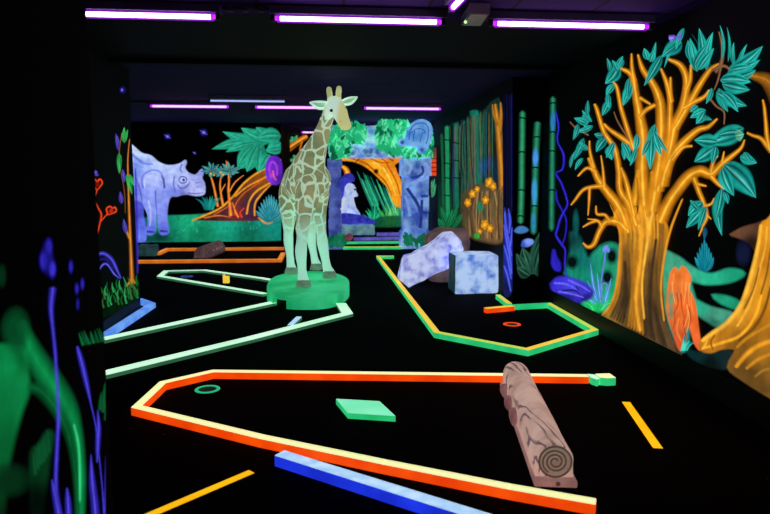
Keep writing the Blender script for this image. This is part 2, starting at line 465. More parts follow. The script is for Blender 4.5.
batten((xat(218, YF)-1.42, YF), (xat(221, YF), YF), 'violet black-light batten at upper left, its left end hidden by the dark wall', G1)
batten((xat(270, YF), YF), (xat(446, YF), YF), 'long violet black-light batten above and in front of the giraffe', G1)
batten((xat(488, YF), YF), (xat(653, YF), YF), 'violet black-light batten on the right reaching toward the orange tree wall', G1)
batten((.86, 4.40), (.93, 2.98), 'violet black-light batten running away from the camera, cut by the top edge of the photo', G1)
YT = 10.55
def xt(px): return at_y(px, 105, YT).x
batten((xt(148), YT), (xt(231), YT), 'distant violet batten above the painted rhinoceros', G1, M_TUBE_FAR)
batten((xt(253), YT), (xt(336), YT), 'distant violet batten passing behind the giraffe head', G1, M_TUBE_FAR)
batten((xt(362), YT), (xt(443), YT), 'distant violet batten above the leafy stone arch', G1, M_TUBE_FAR)
ys = 16.2
batten((at_y(300, 131, ys).x, ys), (at_y(366, 131, ys).x, ys), 'farthest violet batten in the alcove, left one of two half hidden by the arch top', G1, M_TUBE_FAR)
batten((at_y(372, 131, ys).x, ys), (at_y(438, 131, ys).x, ys), 'farthest violet batten in the alcove, right one of two half hidden by the arch top', G1, M_TUBE_FAR)
ys = 9.75
batten((at_y(208, 99, ys).x, ys), (at_y(287, 99, ys).x, ys), 'dim pale blue ceiling strip left of the giraffe head', None, tube=M_STRIP, r=.012)
def conduit(x0, x1, y, label):
    bm = bmesh.new(); add_tube(bm, [(x0, y, CEIL-.02), (x1, y, CEIL-.02)], .014, 10)
    for k in range(3):
        x = x0+(x1-x0)*(k+.5)/3; add_box(bm, x-.02, x+.02, y-.022, y+.022, CEIL-.04, CEIL, .003)
    tag(from_bm('cable_conduit', bm, M_CONDUIT), label, 'conduit')
conduit(xat(222, YF)+.005, xat(269, YF)-.005, YF, 'thin grey conduit joining the two upper left battens')
conduit(xt(131), xt(147), YT, 'short grey conduit at the left end of the distant rhinoceros batten')
# emergency light
root = empty('emergency_light', at_z(476, 19, CEIL), 'grey box-shaped emergency light between the two right battens', 'emergency light')
c0 = at_z(461, 25.5, CEIL-.07); c1 = at_z(481, 26, CEIL-.07); c2 = at_z(490, 13.5, CEIL-.07); c3 = at_z(470, 12.5, CEIL-.07)
bm = bmesh.new(); add_prism(bm, [(c.x, c.y) for c in (c3, c2, c1, c0)], CEIL-.07, CEIL, bev=.006); from_bm('casing', bm, mottled('grey_plastic', '#6a6272', '#7a7284', scale=4, rough=.5), root)
cc = (c0+c1+c2+c3)/4
bm = bmesh.new(); add_prism(bm, [((c.x-cc.x)*.82+cc.x, (c.y-cc.y)*.82+cc.y) for c in (c3, c2, c1, c0)], CEIL-.078, CEIL-.0705); from_bm('diffuser', bm, mottled('smoky_diffuser', '#8d8a86', '#a09c94', scale=8, rough=.4, emit=.12), root)
ld = at_z(465.5, 22, CEIL-.08); bm = bmesh.new(); add_ball(bm, (ld.x, ld.y, ld.z), .012, 2); from_bm('indicator', bm, glow('green_indicator', '#c8ffb0', 1.2), root)

# ------------------------------------------------------------------ course rails
def fluo(name, c, emit, c2=None, scale=5, rough=.6):
    return mottled(name, c, c2 or c, scale=scale, rough=rough, emit=emit, bump=.05, spec=.2)
F = dict(
    paleyellow=fluo('fluorescent_pale_yellow', '#fff4ae', 1.0, '#eefab0', scale=1.3), orange=fluo('fluorescent_orange', '#ff5208', .95, '#ea3d05'),
    mint=fluo('fluorescent_mint', '#d4ffe0', 1.0, '#bcf8cf', scale=1.2), mintside=fluo('fluorescent_mint_side', '#4fa070', .35, '#3f8a60'),
    green=fluo('fluorescent_green', '#35d884', .85, '#22c070'), amber=fluo('fluorescent_amber', '#ffc23a', .9, '#f2d84c', scale=1.6),
    lime=fluo('fluorescent_lime', '#b9ea60', .85, '#f0cf48', scale=1.2), bluetop=fluo('fluorescent_pale_blue', '#c4e6ff', .95, '#9fcaf8', scale=14),
    blue=fluo('fluorescent_blue', '#2340ff', .85, '#1c30d8'), skyrail=fluo('fluorescent_sky_blue', '#4f88f0', .85, '#74aaff'),
    rearorange=fluo('fluorescent_rear_orange', '#e07a26', .8, '#c8601a'), orangetop=fluo('fluorescent_light_orange', '#ff9a3c', .85, '#ef7f28'), yellow=fluo('fluorescent_tape_yellow', '#ffc414', .95, '#ffb60a'),
    violet=fluo('fluorescent_violet', '#5a50c8', .6, '#7a74e0'), dimgreen=fluo('fluorescent_dim_green', '#57a85c', .6, '#7cc060'))
def rail_run(root, pts, w, h, top, side, closed=False, z0=0.0):
    """mitred timber rails along pts [(x, y)]; each board its own mesh"""
    n = len(pts); V = [Vector((p[0], p[1])) for p in pts]
    offs = []
    for i in range(n):
        a = V[i-1] if (i > 0 or closed) else None; b = V[(i+1) % n] if (i < n-1 or closed) else None
        d1 = (V[i]-a).normalized() if a is not None else (b-V[i]).normalized()
        d2 = (b-V[i]).normalized() if b is not None else d1
        n1 = Vector((-d1.y, d1.x)); n2 = Vector((-d2.y, d2.x)); m = (n1+n2)
        m = m.normalized() if m.length > 1e-4 else n1
        k = max(.35, m.dot(n1)); offs.append(m*(w/2/k))
    for i in range(n if closed else n-1):
        j = (i+1) % n
        tp = top[i] if isinstance(top, list) else top; sd = side[i] if isinstance(side, list) else side
        q = [V[i]-offs[i], V[j]-offs[j], V[j]+offs[j], V[i]+offs[i]]
        bm = bmesh.new(); add_prism(bm, [(p.x, p.y) for p in q], z0, h, 0, 1, bev=.004)
        from_bm('rail', bm, [F[tp], F[sd]], root)
def rails(name_label, runs, cat='course border', group=None, name='course_border'):
    """runs: [(pixel points on the rail top, w, h, top, side)]"""
    allp = [at_z(p[0], p[1], r[2]) for r in runs for p in r[0]]
    base = sum(allp, Vector())/len(allp); base.z = 0
    root = empty(name, base, name_label, cat, group)
    for p, w, h, t, s in runs: rail_run(root, [tuple(at_z(x, y, h)[:2]) for x, y in p], w, h, t, s)
    return root
H = .055; W = .058; HM = .035
border_a = rails('long orange-sided border with pale yellow top around the nearest hole', [
    ([(588, 375.2), (213, 370.6), (162.5, 382), (136.5, 406), (262, 436.2), (385, 461.5), (510, 486), (596, 501)], W, H, ['paleyellow']*7, 'orange')])
# green end piece of the back rail
a = at_z(588.5, 375.2, H); b = at_z(597, 376, H); c = at_z(606, 375.5, H)
bm = bmesh.new(); add_prism(bm, [(a.x+.004, a.y-.05), (b.x-.03, b.y-.07), (b.x+.0, b.y-.045), (b.x, b.y+.04), (a.x+.004, a.y+.037)], 0, H, 0, 1, .004)
o = from_bm('end_block', bm, [F['mint'], F['green']], border_a); o['label'] = 'green angled end block'
bm = bmesh.new(); add_prism(bm, [(b.x+.004, b.y-.045), (c.x-.02, c.y-.07), (c.x+.045, c.y-.065), (c.x+.045, c.y+.035), (b.x+.004, b.y+.04)], 0, H+.006, 0, 1, .004)
o = from_bm('end_block', bm, [F['paleyellow'], F['green']], border_a); o['label'] = 'yellow-green end block'

WB = .06
border_b = rails('six-sided green and amber border on the right, in front of the stone blocks', [
    ([(394, 255.8), (378, 255.8), (437, 331.8), (527, 348.8), (595, 329.0), (549, 303), (513, 304.8)], .06, H, ['lime', 'amber', 'lime', 'amber', 'lime', 'green'], 'green'),
    ([(513, 305.5), (485.5, 308)], .07, H, 'amber', 'orange'),
    ([(509.5, 303.2), (498, 294.5)], .06, H, 'lime', 'green')])
border_c = rails('pale mint border boards zigzagging left from the green giraffe plinth', [
    ([(276, 280.5), (262, 278), (205, 270), (166, 270.8), (160, 275.8), (265, 293.5)], .09, HM, 'mint', 'mintside'),
    ([(273, 302), (103, 338.5), (60, 348)], .115, HM, 'mint', 'mintside'),
    ([(341, 303), (347.5, 313), (250, 337.8), (107, 372), (60, 382.8)], .12, HM, 'mint', 'mintside'),
    ([(290, 325), (299, 316.5)], .06, HM, 'bluetop', 'mintside')])
rails('blue border boards at the foot of the painted left partition', [([(139, 298.5), (152, 303), (107, 332)], .075, H, 'skyrail', 'skyrail')])
rails('loose blue board with pale top in the left foreground', [([(279.5, 452.3), (490, 518), (560, 540)], .075, .062, 'bluetop', 'blue')], cat='board', name='border_board')
rails('orange border of the rearmost left hole, in front of the rhinoceros mural', [
    ([(133, 260.3), (279.5, 259), (283, 252.5)], .08, H, 'orangetop', 'rearorange'),
    ([(158, 252.4), (167, 248.3), (284, 247.3)], .08, H, 'orangetop', 'rearorange')])
rails('yellow-green border boards between the arch pillars', [([(343, 246.8), (402, 246.5)], .08, H, 'lime', 'green'), ([(346, 241.6), (403, 241)], .08, H, 'dimgreen', 'green')])
rails('violet-blue border boards behind the arch, before the ape statue', [([(354, 237.6), (404, 236.8)], .09, .07, 'violet', 'violet'), ([(377, 232.8), (404, 232.5)], .09, .08, 'violet', 'violet')])

# floor tape
def tape(pix, w, label):
    a, b = (at_z(*p, .002) for p in pix); d = (b-a).normalized(); n = Vector((-d.y, d.x, 0))*w/2
    bm = bmesh.new(); add_prism(bm, [tuple((a-n)[:2]), tuple((b-n)[:2]), tuple((b+n)[:2]), tuple((a+n)[:2])], .0005, .003)
    tag(from_bm('floor_tape', bm, F['yellow']), label, 'tape')
tape([(251.5, 471.5), (140, 519)], .045, 'yellow tape strip on the floor at lower left')
tape([(626, 402), (658, 448)], .052, 'yellow tape strip on the floor right of the log obstacle')
# golf holes
def hole(px, py, r, c, label, t=.014):
    p = at_z(px, py, 0); root = empty('golf_hole', p, label, 'golf hole')
    bm = bmesh.new(); k = 40
    rings = [[bm.verts.new((p.x+rr*math.cos(2*PI*i/k), p.y+rr*math.sin(2*PI*i/k), z)) for i in range(k)] for rr, z in ((r-t, .001), (r-t, .005), (r, .005), (r+.002, .001))]
    for q in range(3):
        for i in range(k): bm.faces.new((rings[q][i], rings[q][(i+1) % k], rings[q+1][(i+1) % k], rings[q+1][i]))
    from_bm('rim', bm, c, root, smooth=True)
    bm = bmesh.new()
    bmesh.ops.create_circle(bm, cap_ends=True, segments=32, radius=r-t-.001, matrix=Matrix.Translation((p.x, p.y, .0015)))
    from_bm('cup', bm, mottled('shadowed_cup_felt', '#06301e', '#0a4028', scale=30, emit=.25), root)
hole(207.5, 389.5, .087, fluo('hole_rim_green', '#1fc98c', .75), 'green-rimmed golf hole inside the nearest border', .022)
hole(512, 324.5, .09, fluo('hole_rim_orange', '#ff4a10', .9), 'orange-rimmed golf hole inside the six-sided border', .03)
hole(187, 276.6, .09, fluo('hole_rim_blue', '#3c55c8', .6), 'small blue-rimmed golf hole inside the mint border', .03)
# tilted green block on the floor
q = [at_z(336, 398.5, .04), at_z(380, 401, .04), at_z(395.5, 415.5, .04), at_z(348, 412.5, .04)]
bm = bmesh.new(); add_prism(bm, [(p.x, p.y) for p in q[::-1]], 0, .04, 0, 1, bev=.004)
tag(from_bm('floor_block', bm, [fluo('block_mint_top', '#74e8b0', .95, '#86f2c0'), F['green']]), 'flat green diamond-shaped block lying inside the nearest border', 'obstacle')
q = at_z(226, 283, 0); bm = bmesh.new(); add_box(bm, q.x-.04, q.x+.05, q.y-.03, q.y+.03, .0, .10, .01); add_box(bm, q.x-.04, q.x-.01, q.y-.03, q.y+.03, .09, .125, .008)
tag(from_bm('marker_block', bm, F['amber']), 'tiny yellow marker block beside the mint border', 'marker')

# ------------------------------------------------------------------ log obstacles
def bark(name, a, b, dark, emit=0, sc=1.0):
    m, nt, out = new_mat(name)
    tc = N(nt, 'ShaderNodeTexCoord'); mp = N(nt, 'ShaderNodeMapping'); mp.inputs['Scale'].default_value = (sc, sc*.28, sc)
    nt.links.new(tc.outputs['Object'], mp.inputs['Vector'])
    w = N(nt, 'ShaderNodeTexWave', wave_type='BANDS', bands_direction='X'); w.inputs['Scale'].default_value = 5; w.inputs['Distortion'].default_value = 7; w.inputs['Detail'].default_value = 2; w.inputs['Detail Scale'].default_value = 1.2
    nt.links.new(mp.outputs[0], w.inputs['Vector'])
    n1 = N(nt, 'ShaderNodeTexNoise'); n1.inputs['Scale'].default_value = 7; nt.links.new(tc.outputs['Object'], n1.inputs['Vector'])
    base = ramp(nt, [(.35, rgb(a)), (.65, rgb(b))]); nt.links.new(n1.outputs['Fac'], base.inputs['Fac'])
    ln = ramp(nt, [(0.0, (.9, .9, .9)), (.12, (.7, .7, .7)), (.28, (0, 0, 0))]); nt.links.new(w.outputs['Fac'], ln.inputs['Fac'])
    n2 = N(nt, 'ShaderNodeTexNoise'); n2.inputs['Scale'].default_value = 4.5; n2.inputs['Detail'].default_value = 1; nt.links.new(mp.outputs[0], n2.inputs['Vector'])
    gate = ramp(nt, [(.42, (0, 0, 0)), (.5, (1, 1, 1))]); nt.links.new(n2.outputs['Fac'], gate.inputs['Fac'])
    gm = N(nt, 'ShaderNodeMath', operation='MULTIPLY'); nt.links.new(ln.outputs[0], gm.inputs[0]); nt.links.new(gate.outputs[0], gm.inputs[1])
    mx = N(nt, 'ShaderNodeMixRGB'); mx.inputs['Color2'].default_value = (*rgb(dark), 1)
    nt.links.new(gm.outputs[0], mx.inputs['Fac']); nt.links.new(base.outputs[0], mx.inputs['Color1'])
    p = N(nt, 'ShaderNodeBsdfPrincipled'); p.inputs['Roughness'].default_value = .65; p.inputs['Specular IOR Level'].default_value = .25
    nt.links.new(mx.outputs[0], p.inputs['Base Color']); nt.links.new(mx.outputs[0], p.inputs['Emission Color']); p.inputs['Emission Strength'].default_value = emit
    nt.links.new(p.outputs[0], out.inputs[0]); m.cycles.emission_sampling = 'NONE'
    return m
M_BARK = bark('painted_log_bark', '#dcb8a8', '#bc988a', '#5c4656', .64, 1.6)  # log is not fluorescent; its glow stands in for light from the tubes
M_LOGBASE = mottled('log_base_board', '#b88c86', '#9a7470', scale=9, emit=.5)
M_LOGEND = mottled('log_cut_end', '#a89084', '#927c70', scale=10, emit=.5)
M_SPIRAL = mottled('log_growth_ring_paint', '#5c4c3c', '#6c5a48', scale=10, emit=.4)
n0 = (at_z(533.5, 486, 0)+at_z(577, 486.5, 0))/2; f0 = at_z(514, 385.8, 0)
d = (f0-n0); d.z = 0; L = d.length; ang = math.atan2(d.y, d.x)-PI/2
M4 = Matrix.Translation(n0) @ Matrix.Rotation(ang, 4, 'Z')
root = empty('log_obstacle', n0+d/2, 'large pinkish grey half-log obstacle with a spiral end, crossing the nearest hole', 'log obstacle')
R = .09
prof = [(-R-.004, .035)] + [(-R*1.0, .085)] + [(R*math.cos(PI-PI*i/14), .115+R*math.sin(PI*i/14)*1.0) for i in range(1, 14)] + [(R, .085), (R+.004, .035)]
bm = bmesh.new(); ns = 30; rr = []
for k in range(ns+1):
    t = k/ns; y = .03 + (L-.03)*t; row = []
    s = 1.0 - .12*max(0, (t-.93)/.07)**2
    for x, z in prof:
        g = 1+.05*mnoise.noise(Vector((x*9, y*3.5, z*9)))
        row.append(bm.verts.new((x*g*s, y, .035+(z-.035)*g*s)))
    rr.append(row)
for k in range(ns):
    for i in range(len(prof)-1): bm.faces.new((rr[k][i], rr[k][i+1], rr[k+1][i+1], rr[k+1][i]))
    bm.faces.new((rr[k][-1], rr[k][0], rr[k+1][0], rr[k+1][-1]))
bm.faces.new(rr[0]); bm.faces.new(rr[-1][::-1])
bm.transform(M4); from_bm('bark', bm, M_BARK, root, smooth=True)
bm = bmesh.new(); add_box(bm, -.104, .104, -.015, L-.02, 0, .034, .006); bm.transform(M4); from_bm('base_board', bm, M_LOGBASE, root)
bm = bmesh.new(); add_tube(bm, [(0, .028, .118), (0, .018, .118)], [.081, .078], 32); bm.transform(M4); eg = from_bm('cut_end', bm, M_LOGEND, root)
sp = [((.012+.052*t)*math.cos(2*PI*2.6*t+.4), .0165, .118+(.012+.052*t)*math.sin(2*PI*2.6*t+.4)) for t in [i/70 for i in range(71)]]
bm = bmesh.new(); add_tube(bm, sp, .0045, 6); bm.transform(M4); from_bm('growth_ring_spiral', bm, M_SPIRAL, eg)
bm = bmesh.new(); add_tube(bm, [(.078*math.cos(2*PI*i/40), .0165, .118+.078*math.sin(2*PI*i/40)) for i in range(41)], .005, 6); bm.transform(M4); from_bm('growth_ring_edge', bm, M_SPIRAL, eg)
bm = bmesh.new(); add_tube(bm, [(0.01, -.016, .02), (.01, -.0152, .02)], .012, 12); bm.transform(M4 @ Matrix.Translation((0, 0, 0))); from_bm('fixing_screw', bm, M_SPIRAL, root)
for yk, s in ((L*.50, 1.0), (L*.66, .95), (L*.82, .9)):
    bm = bmesh.new(); add_ball(bm, (-.10, yk, .055), .06*s, 3, (.55, 1.35, .85)); lumpy(bm, .008, 14); bm.transform(M4)
    from_bm('bark_knob', bm, mottled('pink_bark_knob', '#a87a78', '#8c5a5c', scale=12, emit=.45), root, smooth=True)
# far dark log
pa = at_z(201, 259, 0); pb = at_z(219, 251.5, 0)
root = empty('log_obstacle', (pa+pb)/2, 'small dark brown log obstacle across the rear orange border', 'log obstacle')
d = pb-pa; d.z = 0; L2 = d.length; ang = math.atan2(d.y, d.x)-PI/2; M5 = Matrix.Translation(pa) @ Matrix.Rotation(ang, 4, 'Z')
bm = bmesh.new(); pr = 16; rows = []
for k in range(13):
    y = L2*k/12; rows.append([bm.verts.new((.13*math.cos(PI*i/pr)*(1+.06*mnoise.noise(Vector((i, y*4, 2)))), y, .06+.17*math.sin(PI*i/pr)*(1+.06*mnoise.noise(Vector((i*.7, y*5, 7)))))) for i in range(pr+1)] )
for r_ in rows: r_.insert(0, bm.verts.new((r_[0].co.x, r_[0].co.y, .02))); r_.append(bm.verts.new((r_[-1].co.x, r_[-1].co.y, .02)))
for k in range(12):
    m_ = len(rows[k])
    for i in range(m_): bm.faces.new((rows[k][i], rows[k][(i+1) % m_], rows[k+1][(i+1) % m_], rows[k+1][i]))
bm.faces.new(rows[0]); bm.faces.new(rows[-1][::-1]); bm.transform(M5)
from_bm('bark', bm, bark('dark_log_bark', '#6e5454', '#584246', '#33262c', .6, 2), root, smooth=True)
bm = bmesh.new(); add_box(bm, -.15, .15, -.02, L2+.02, 0, .022, .004); bm.transform(M5); from_bm('base_board', bm, mottled('dark_log_board', '#4a3438', '#3c2a30', emit=.4), root)
M_SPOT = mottled('log_pale_spots', '#b0a098', '#c0b0a4', emit=.4)
for k in range(4):
    bm = bmesh.new(); add_ball(bm, (.125, L2*(.35+.15*k), .12), .02, 2, (.4, 1, 1)); bm.transform(M5); from_bm('pale_spot', bm, M_SPOT, root)

# ------------------------------------------------------------------ stone blocks
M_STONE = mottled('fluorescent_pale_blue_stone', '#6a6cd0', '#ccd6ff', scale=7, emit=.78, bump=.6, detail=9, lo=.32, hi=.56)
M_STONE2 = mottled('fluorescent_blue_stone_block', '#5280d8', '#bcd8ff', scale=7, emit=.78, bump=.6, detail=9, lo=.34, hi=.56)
M_GREY = mottled('brown_grey_stone', '#54444a', '#7c6460', scale=5, emit=.45, bump=.4)
yb = 8.07; p0 = at_y(454.5, 297, yb); p1 = at_y(504.5, 297, yb); zt = at_y(470, 255, yb).z
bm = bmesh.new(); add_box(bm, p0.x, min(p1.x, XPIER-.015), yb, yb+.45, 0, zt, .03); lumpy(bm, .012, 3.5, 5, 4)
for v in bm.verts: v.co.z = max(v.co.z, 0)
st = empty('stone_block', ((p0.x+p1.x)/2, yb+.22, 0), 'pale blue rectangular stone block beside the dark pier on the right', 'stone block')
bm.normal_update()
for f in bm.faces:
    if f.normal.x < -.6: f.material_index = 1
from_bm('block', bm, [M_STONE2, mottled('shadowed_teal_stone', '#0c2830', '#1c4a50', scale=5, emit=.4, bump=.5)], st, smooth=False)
ysl = 8.62
outl = [(399, 280.5), (402, 268), (405.6, 258), (414, 256), (424, 251.5), (436, 243), (447, 234), (455, 233.5), (461, 240), (463, 249), (460, 258), (453, 265.5), (438, 273), (424, 280), (409, 288)]
P3 = [at_y(x, y, ysl) for x, y in outl]
bm = bmesh.new(); vs = [bm.verts.new((p.x, ysl, max(p.z, .002))) for p in P3]; f = bm.faces.new(vs)
bmesh.ops.triangulate(bm, faces=[f]); bmesh.ops.subdivide_edges(bm, edges=bm.edges[:], cuts=2)
r = bmesh.ops.extrude_face_region(bm, geom=bm.faces[:]); 
for v in [g for g in r['geom'] if isinstance(g, bmesh.types.BMVert)]: v.co += Vector((0, .26, .015))
bmesh.ops.recalc_face_normals(bm, faces=bm.faces); bmesh.ops.subdivide_edges(bm, edges=bm.edges[:], cuts=1)
lumpy(bm, .022, 4.5, 0, 2)
for v in bm.verts: v.co.z = max(v.co.z, 0.0)
tag(from_bm('stone_slab', bm, M_STONE, smooth=True), 'pale lavender stone slab with rounded end, leaning diagonally left of the stone block', 'stone slab')
pL = at_y(428, 246, 9.2); pR = at_y(466, 246, 9.2); zt = at_y(440, 229.5, 9.2).z
bm = bmesh.new(); add_box(bm, pL.x, pR.x, 9.0, 9.45, 0, zt, .06); lumpy(bm, .05, 2.5, 4, 8)
for v in bm.verts:
    v.co.z = max(v.co.z, 0); v.co.z -= max(0, v.co.z-.3)*max(0, (pL.x+.18-v.co.x))*1.2
tag(from_bm('boulder', bm, M_GREY, smooth=True), 'dark brown-grey boulder propping up the leaning slab', 'boulder')
# small green-grey stone at the far left
a = at_z(137, 256.5, 0); b = at_z(155, 256.5, 0)
bm = bmesh.new(); add_box(bm, a.x, b.x, a.y, a.y+.3, 0, .21, .03); lumpy(bm, .02, 6, 4, 3)
for v in bm.verts: v.co.z = max(v.co.z, 0)
tag(from_bm('stone_block', bm, mottled('green_grey_stone', '#1d3a3c', '#35585a', scale=8, emit=.5, bump=.3), smooth=True), 'small dark green-grey stone below the painted rhinoceros', 'stone block')

# ------------------------------------------------------------------ arch with pillars
YA = 13.45
M_PIL = mottled('blue_carved_stone', '#3a58b4', '#8cb8f4', scale=3.5, emit=.68, bump=.5, detail=7, lo=.36, hi=.62)
M_PILL = mottled('dark_blue_carved_stone', '#343f98', '#6478c8', scale=4, emit=.65, bump=.5, detail=7)
M_LEAF = [mottled('fluorescent_leaf_green', '#1fb074', '#2fcf8c', scale=3, emit=.7), mottled('fluorescent_leaf_mint', '#5ae6ac', '#7cf4c0', scale=3, emit=.75), mottled('fluorescent_leaf_deep', '#0c6a48', '#128a5c', scale=3, emit=.6)]
M_LEAFD = mottled('dim_leaf_green', '#0c5a44', '#1f9468', scale=5, emit=.6)
M_TAB = mottled('sky_blue_tablet', '#4a8cdc', '#8cc8fa', scale=4, emit=.72, bump=.3)
M_TABD = mottled('deep_blue_groove', '#3a72c8', '#4680d4', scale=6, emit=.5)
arch = empty('stone_arch', (at_y(383, 250, YA).x, YA+.25, 0), 'blue stone arch crowned with green leaves, behind the giraffe', 'arch')
def pillar(x0p, x1p, mat, drums, seed):
    x0 = at_y(x0p, 247, YA).x; x1 = at_y(x1p, 247, YA).x; zt = at_y(383, 158, YA).z
    bm = bmesh.new(); z = 0; hh = zt/drums
    for k in range(drums):
        e = .015*random.uniform(-1, 1.4)+(.02 if k in (0, drums-1) else 0)
        add_box(bm, x0-e, x1+e, YA-e, YA+.5, z+.006, z+hh-.006, .025); z += hh
    add_box(bm, x0+.02, x1-.02, YA+.03, YA+.47, 0, zt, 0)
    for v in bm.verts:
        n_ = mnoise.noise_vector(v.co*5+Vector((seed, 0, 0)))*.018; v.co += n_; v.co.z = max(v.co.z, 0)
    return from_bm('pillar', bm, mat, arch)
pillar(329.5, 341.5, M_PILL, 9, 1); pr_ = pillar(403, 429, M_PIL, 5, 5)
# carved relief on the right pillar
M_CARV = mottled('carved_dark_relief', '#2a3f94', '#3a52ac', scale=6, emit=.5); M_CARL = mottled('carved_pale_relief', '#7aa4ee', '#9cc4fa', scale=6, emit=.6)
def relief(name, pts, r, mat, parent, y=YA-.03):
    bm = bmesh.new(); q = smooth_path([tuple(at_y(px, py, y)) for px, py in pts], 4); add_tube(bm, [Vector(p) for p in q], r, 8); from_bm(name, bm, mat, parent, smooth=True)
relief('carving', [(425, 163), (427, 172), (424, 178), (417, 181), (411, 185), (408, 187)], .035, M_CARL, pr_)
relief('carving', [(422, 166), (423, 172), (419, 176), (411, 178)], .028, M_CARV, pr_)
relief('carving', [(407, 188), (411, 194), (417, 203), (421, 215), (420, 228)], .035, M_CARV, pr_)
relief('carving', [(406, 162), (411, 167), (408, 174)], .03, M_CARL, pr_)
relief('carving', [(421, 196), (428, 196)], .03, M_CARV, pr_); relief('carving', [(422, 200), (422, 211), (427, 213)], .03, M_CARV, pr_)
relief('carving', [(405, 196), (408, 204), (410, 216)], .03, M_CARL, pr_)
# lintel
bm = bmesh.new(); xa = at_y(329, 150, YA).x; xb = at_y(432, 150, YA).x; zb = at_y(383, 157.5, YA).z; ztop = at_y(383, 126, YA).z
add_box(bm, xa, xb, YA-.03, YA+.5, zb, ztop, .05); lumpy(bm, .03, 3, 5, 1); from_bm('lintel', bm, mottled('lintel_stone', '#5c8cd8', '#b4e0f8', scale=6, emit=.65, bump=.4), arch)
def foliage(name, boxes, n, size, mat, parent, y0, y1, cut=None):
    """many small folded leaves filling outline boxes given in photo px"""
    bm = bmesh.new()
    for _ in range(n):
        cx, cy, rx, ry = random.choice(boxes)
        a = random.uniform(0, 2*PI); rr_ = math.sqrt(random.random())
        p = at_y(cx+rx*rr_*math.cos(a), cy+ry*rr_*math.sin(a), random.uniform(y0, y1))
        L_ = size*random.uniform(.6, 1.25); an = random.uniform(-.9, .9) + (0 if random.random() < .75 else PI)
        dr = Vector((math.sin(an), random.uniform(-.5, .1), math.cos(an))).normalized(); sd = dr.cross(Vector((0, -1, 0))).normalized()*L_*.3
        k = Vector((0, -L_*.12, 0))
        v0 = bm.verts.new(p-dr*L_/2); v1 = bm.verts.new(p+sd); v2 = bm.verts.new(p+dr*L_/2); v3 = bm.verts.new(p-sd); v4 = bm.verts.new(p+k)
        mi_ = random.choice((0, 0, 1, 1, 2))
        for q_, t in enumerate(((v0, v1, v4), (v1, v2, v4), (v2, v3, v4), (v3, v0, v4))): bm.faces.new(t).material_index = (mi_ if q_ < 2 or mi_ == 2 else 0) if isinstance(mat, list) else 0
    me = bpy.data.meshes.new(name); bm.to_mesh(me); bm.free()
    return tag(link(name, me, mat, parent), kind='stuff')
foliage('leaf_crown', [(337, 140, 8, 9), (348, 133, 12, 8), (340, 150, 10, 6), (357, 134, 8, 6)], 290, .27, M_LEAF, arch, YA-.2, YA-.05)
foliage('leaf_crown', [(388, 130, 11, 8), (396, 136, 10, 9), (385, 142, 8, 7), (400, 128, 7, 7)], 290, .27, M_LEAF, arch, YA-.2, YA-.05)
foliage('leaf_crown', [(410, 152, 18, 4), (425, 150, 9, 5), (395, 149, 8, 4), (432, 143, 4, 8)], 190, .22, M_LEAF, arch, YA-.2, YA-.05)
foliage('pillar_moss', [(338, 240, 9, 6), (336, 243, 9, 4)], 90, .13, M_LEAFD, arch, YA-.12, YA-.05)
foliage('pillar_moss', [(416, 243, 12, 4), (408, 239, 5, 6), (424, 240, 5, 5)], 90, .13, M_LEAFD, arch, YA-.12, YA-.05)
# round-topped stone tablet
tab = [(405.5, 146), (404.5, 140), (407, 131), (411, 123.5), (417, 119.5), (424, 119), (430, 122), (433, 128), (432.5, 136), (430, 144), (427, 151.5), (424, 151), (413, 147)]
yt = YA-.26
bm = bmesh.new(); f = bm.faces.new([bm.verts.new(at_y(x, y, yt)) for x, y in tab])
r = bmesh.ops.extrude_face_region(bm, geom=[f])
for v in [g for g in r['geom'] if isinstance(g, bmesh.types.BMVert)]: v.co.y += .14
bmesh.ops.recalc_face_normals(bm, faces=bm.faces); bmesh.ops.bevel(bm, geom=[e for e in bm.edges], offset=.02, segments=2, affect='EDGES')
tb = from_bm('tablet', bm, M_TAB, arch); tb['label'] = 'round-topped sky blue tablet'
for px, py in ((402, 142.5), (421.5, 150)):
    p = at_y(px, py, yt-.02); bm = bmesh.new(); add_tube(bm, [p+Vector((0, -.05, 0)), p+Vector((0, .15, 0))], [.085, .085], 20); kb = from_bm('tablet_knob', bm, M_TAB, tb, smooth=False)
    bm = bmesh.new(); add_tube(bm, [p+Vector((0, -.062, 0)), p+Vector((0, -.051, 0))], .042, 16); from_bm('knob_hollow', bm, M_TABD, tb)
relief('carving', [(409, 140), (410, 131), (415, 124.5), (423, 123), (428, 127), (428, 137), (426, 144)], .012, M_TABD, tb, yt-.005)
relief('carving', [(413, 141), (414, 134), (415, 131)], .012, M_TABD, tb, yt-.005); relief('carving', [(420, 142), (421.5, 136), (423, 132)], .012, M_TABD, tb, yt-.005)
relief('carving', [(411.5, 133), (416, 129), (423, 129.5), (425.5, 134)], .010, M_TABD, tb, yt-.005)
# blue rags of stone hanging from the lintel
for nm, px in (('hanging_stone', (353, 151)), ('hanging_stone', (368, 152)), ('hanging_stone', (378, 150))):
    bm = bmesh.new(); p = at_y(px[0], px[1], YA-.09); add_ball(bm, p, .13, 3, (1, .6, .75)); lumpy(bm, .03, 9); from_bm(nm, bm, mottled('lintel_tip_stone', '#3f6fc4', '#a8d8ff', scale=9, emit=.55), arch)

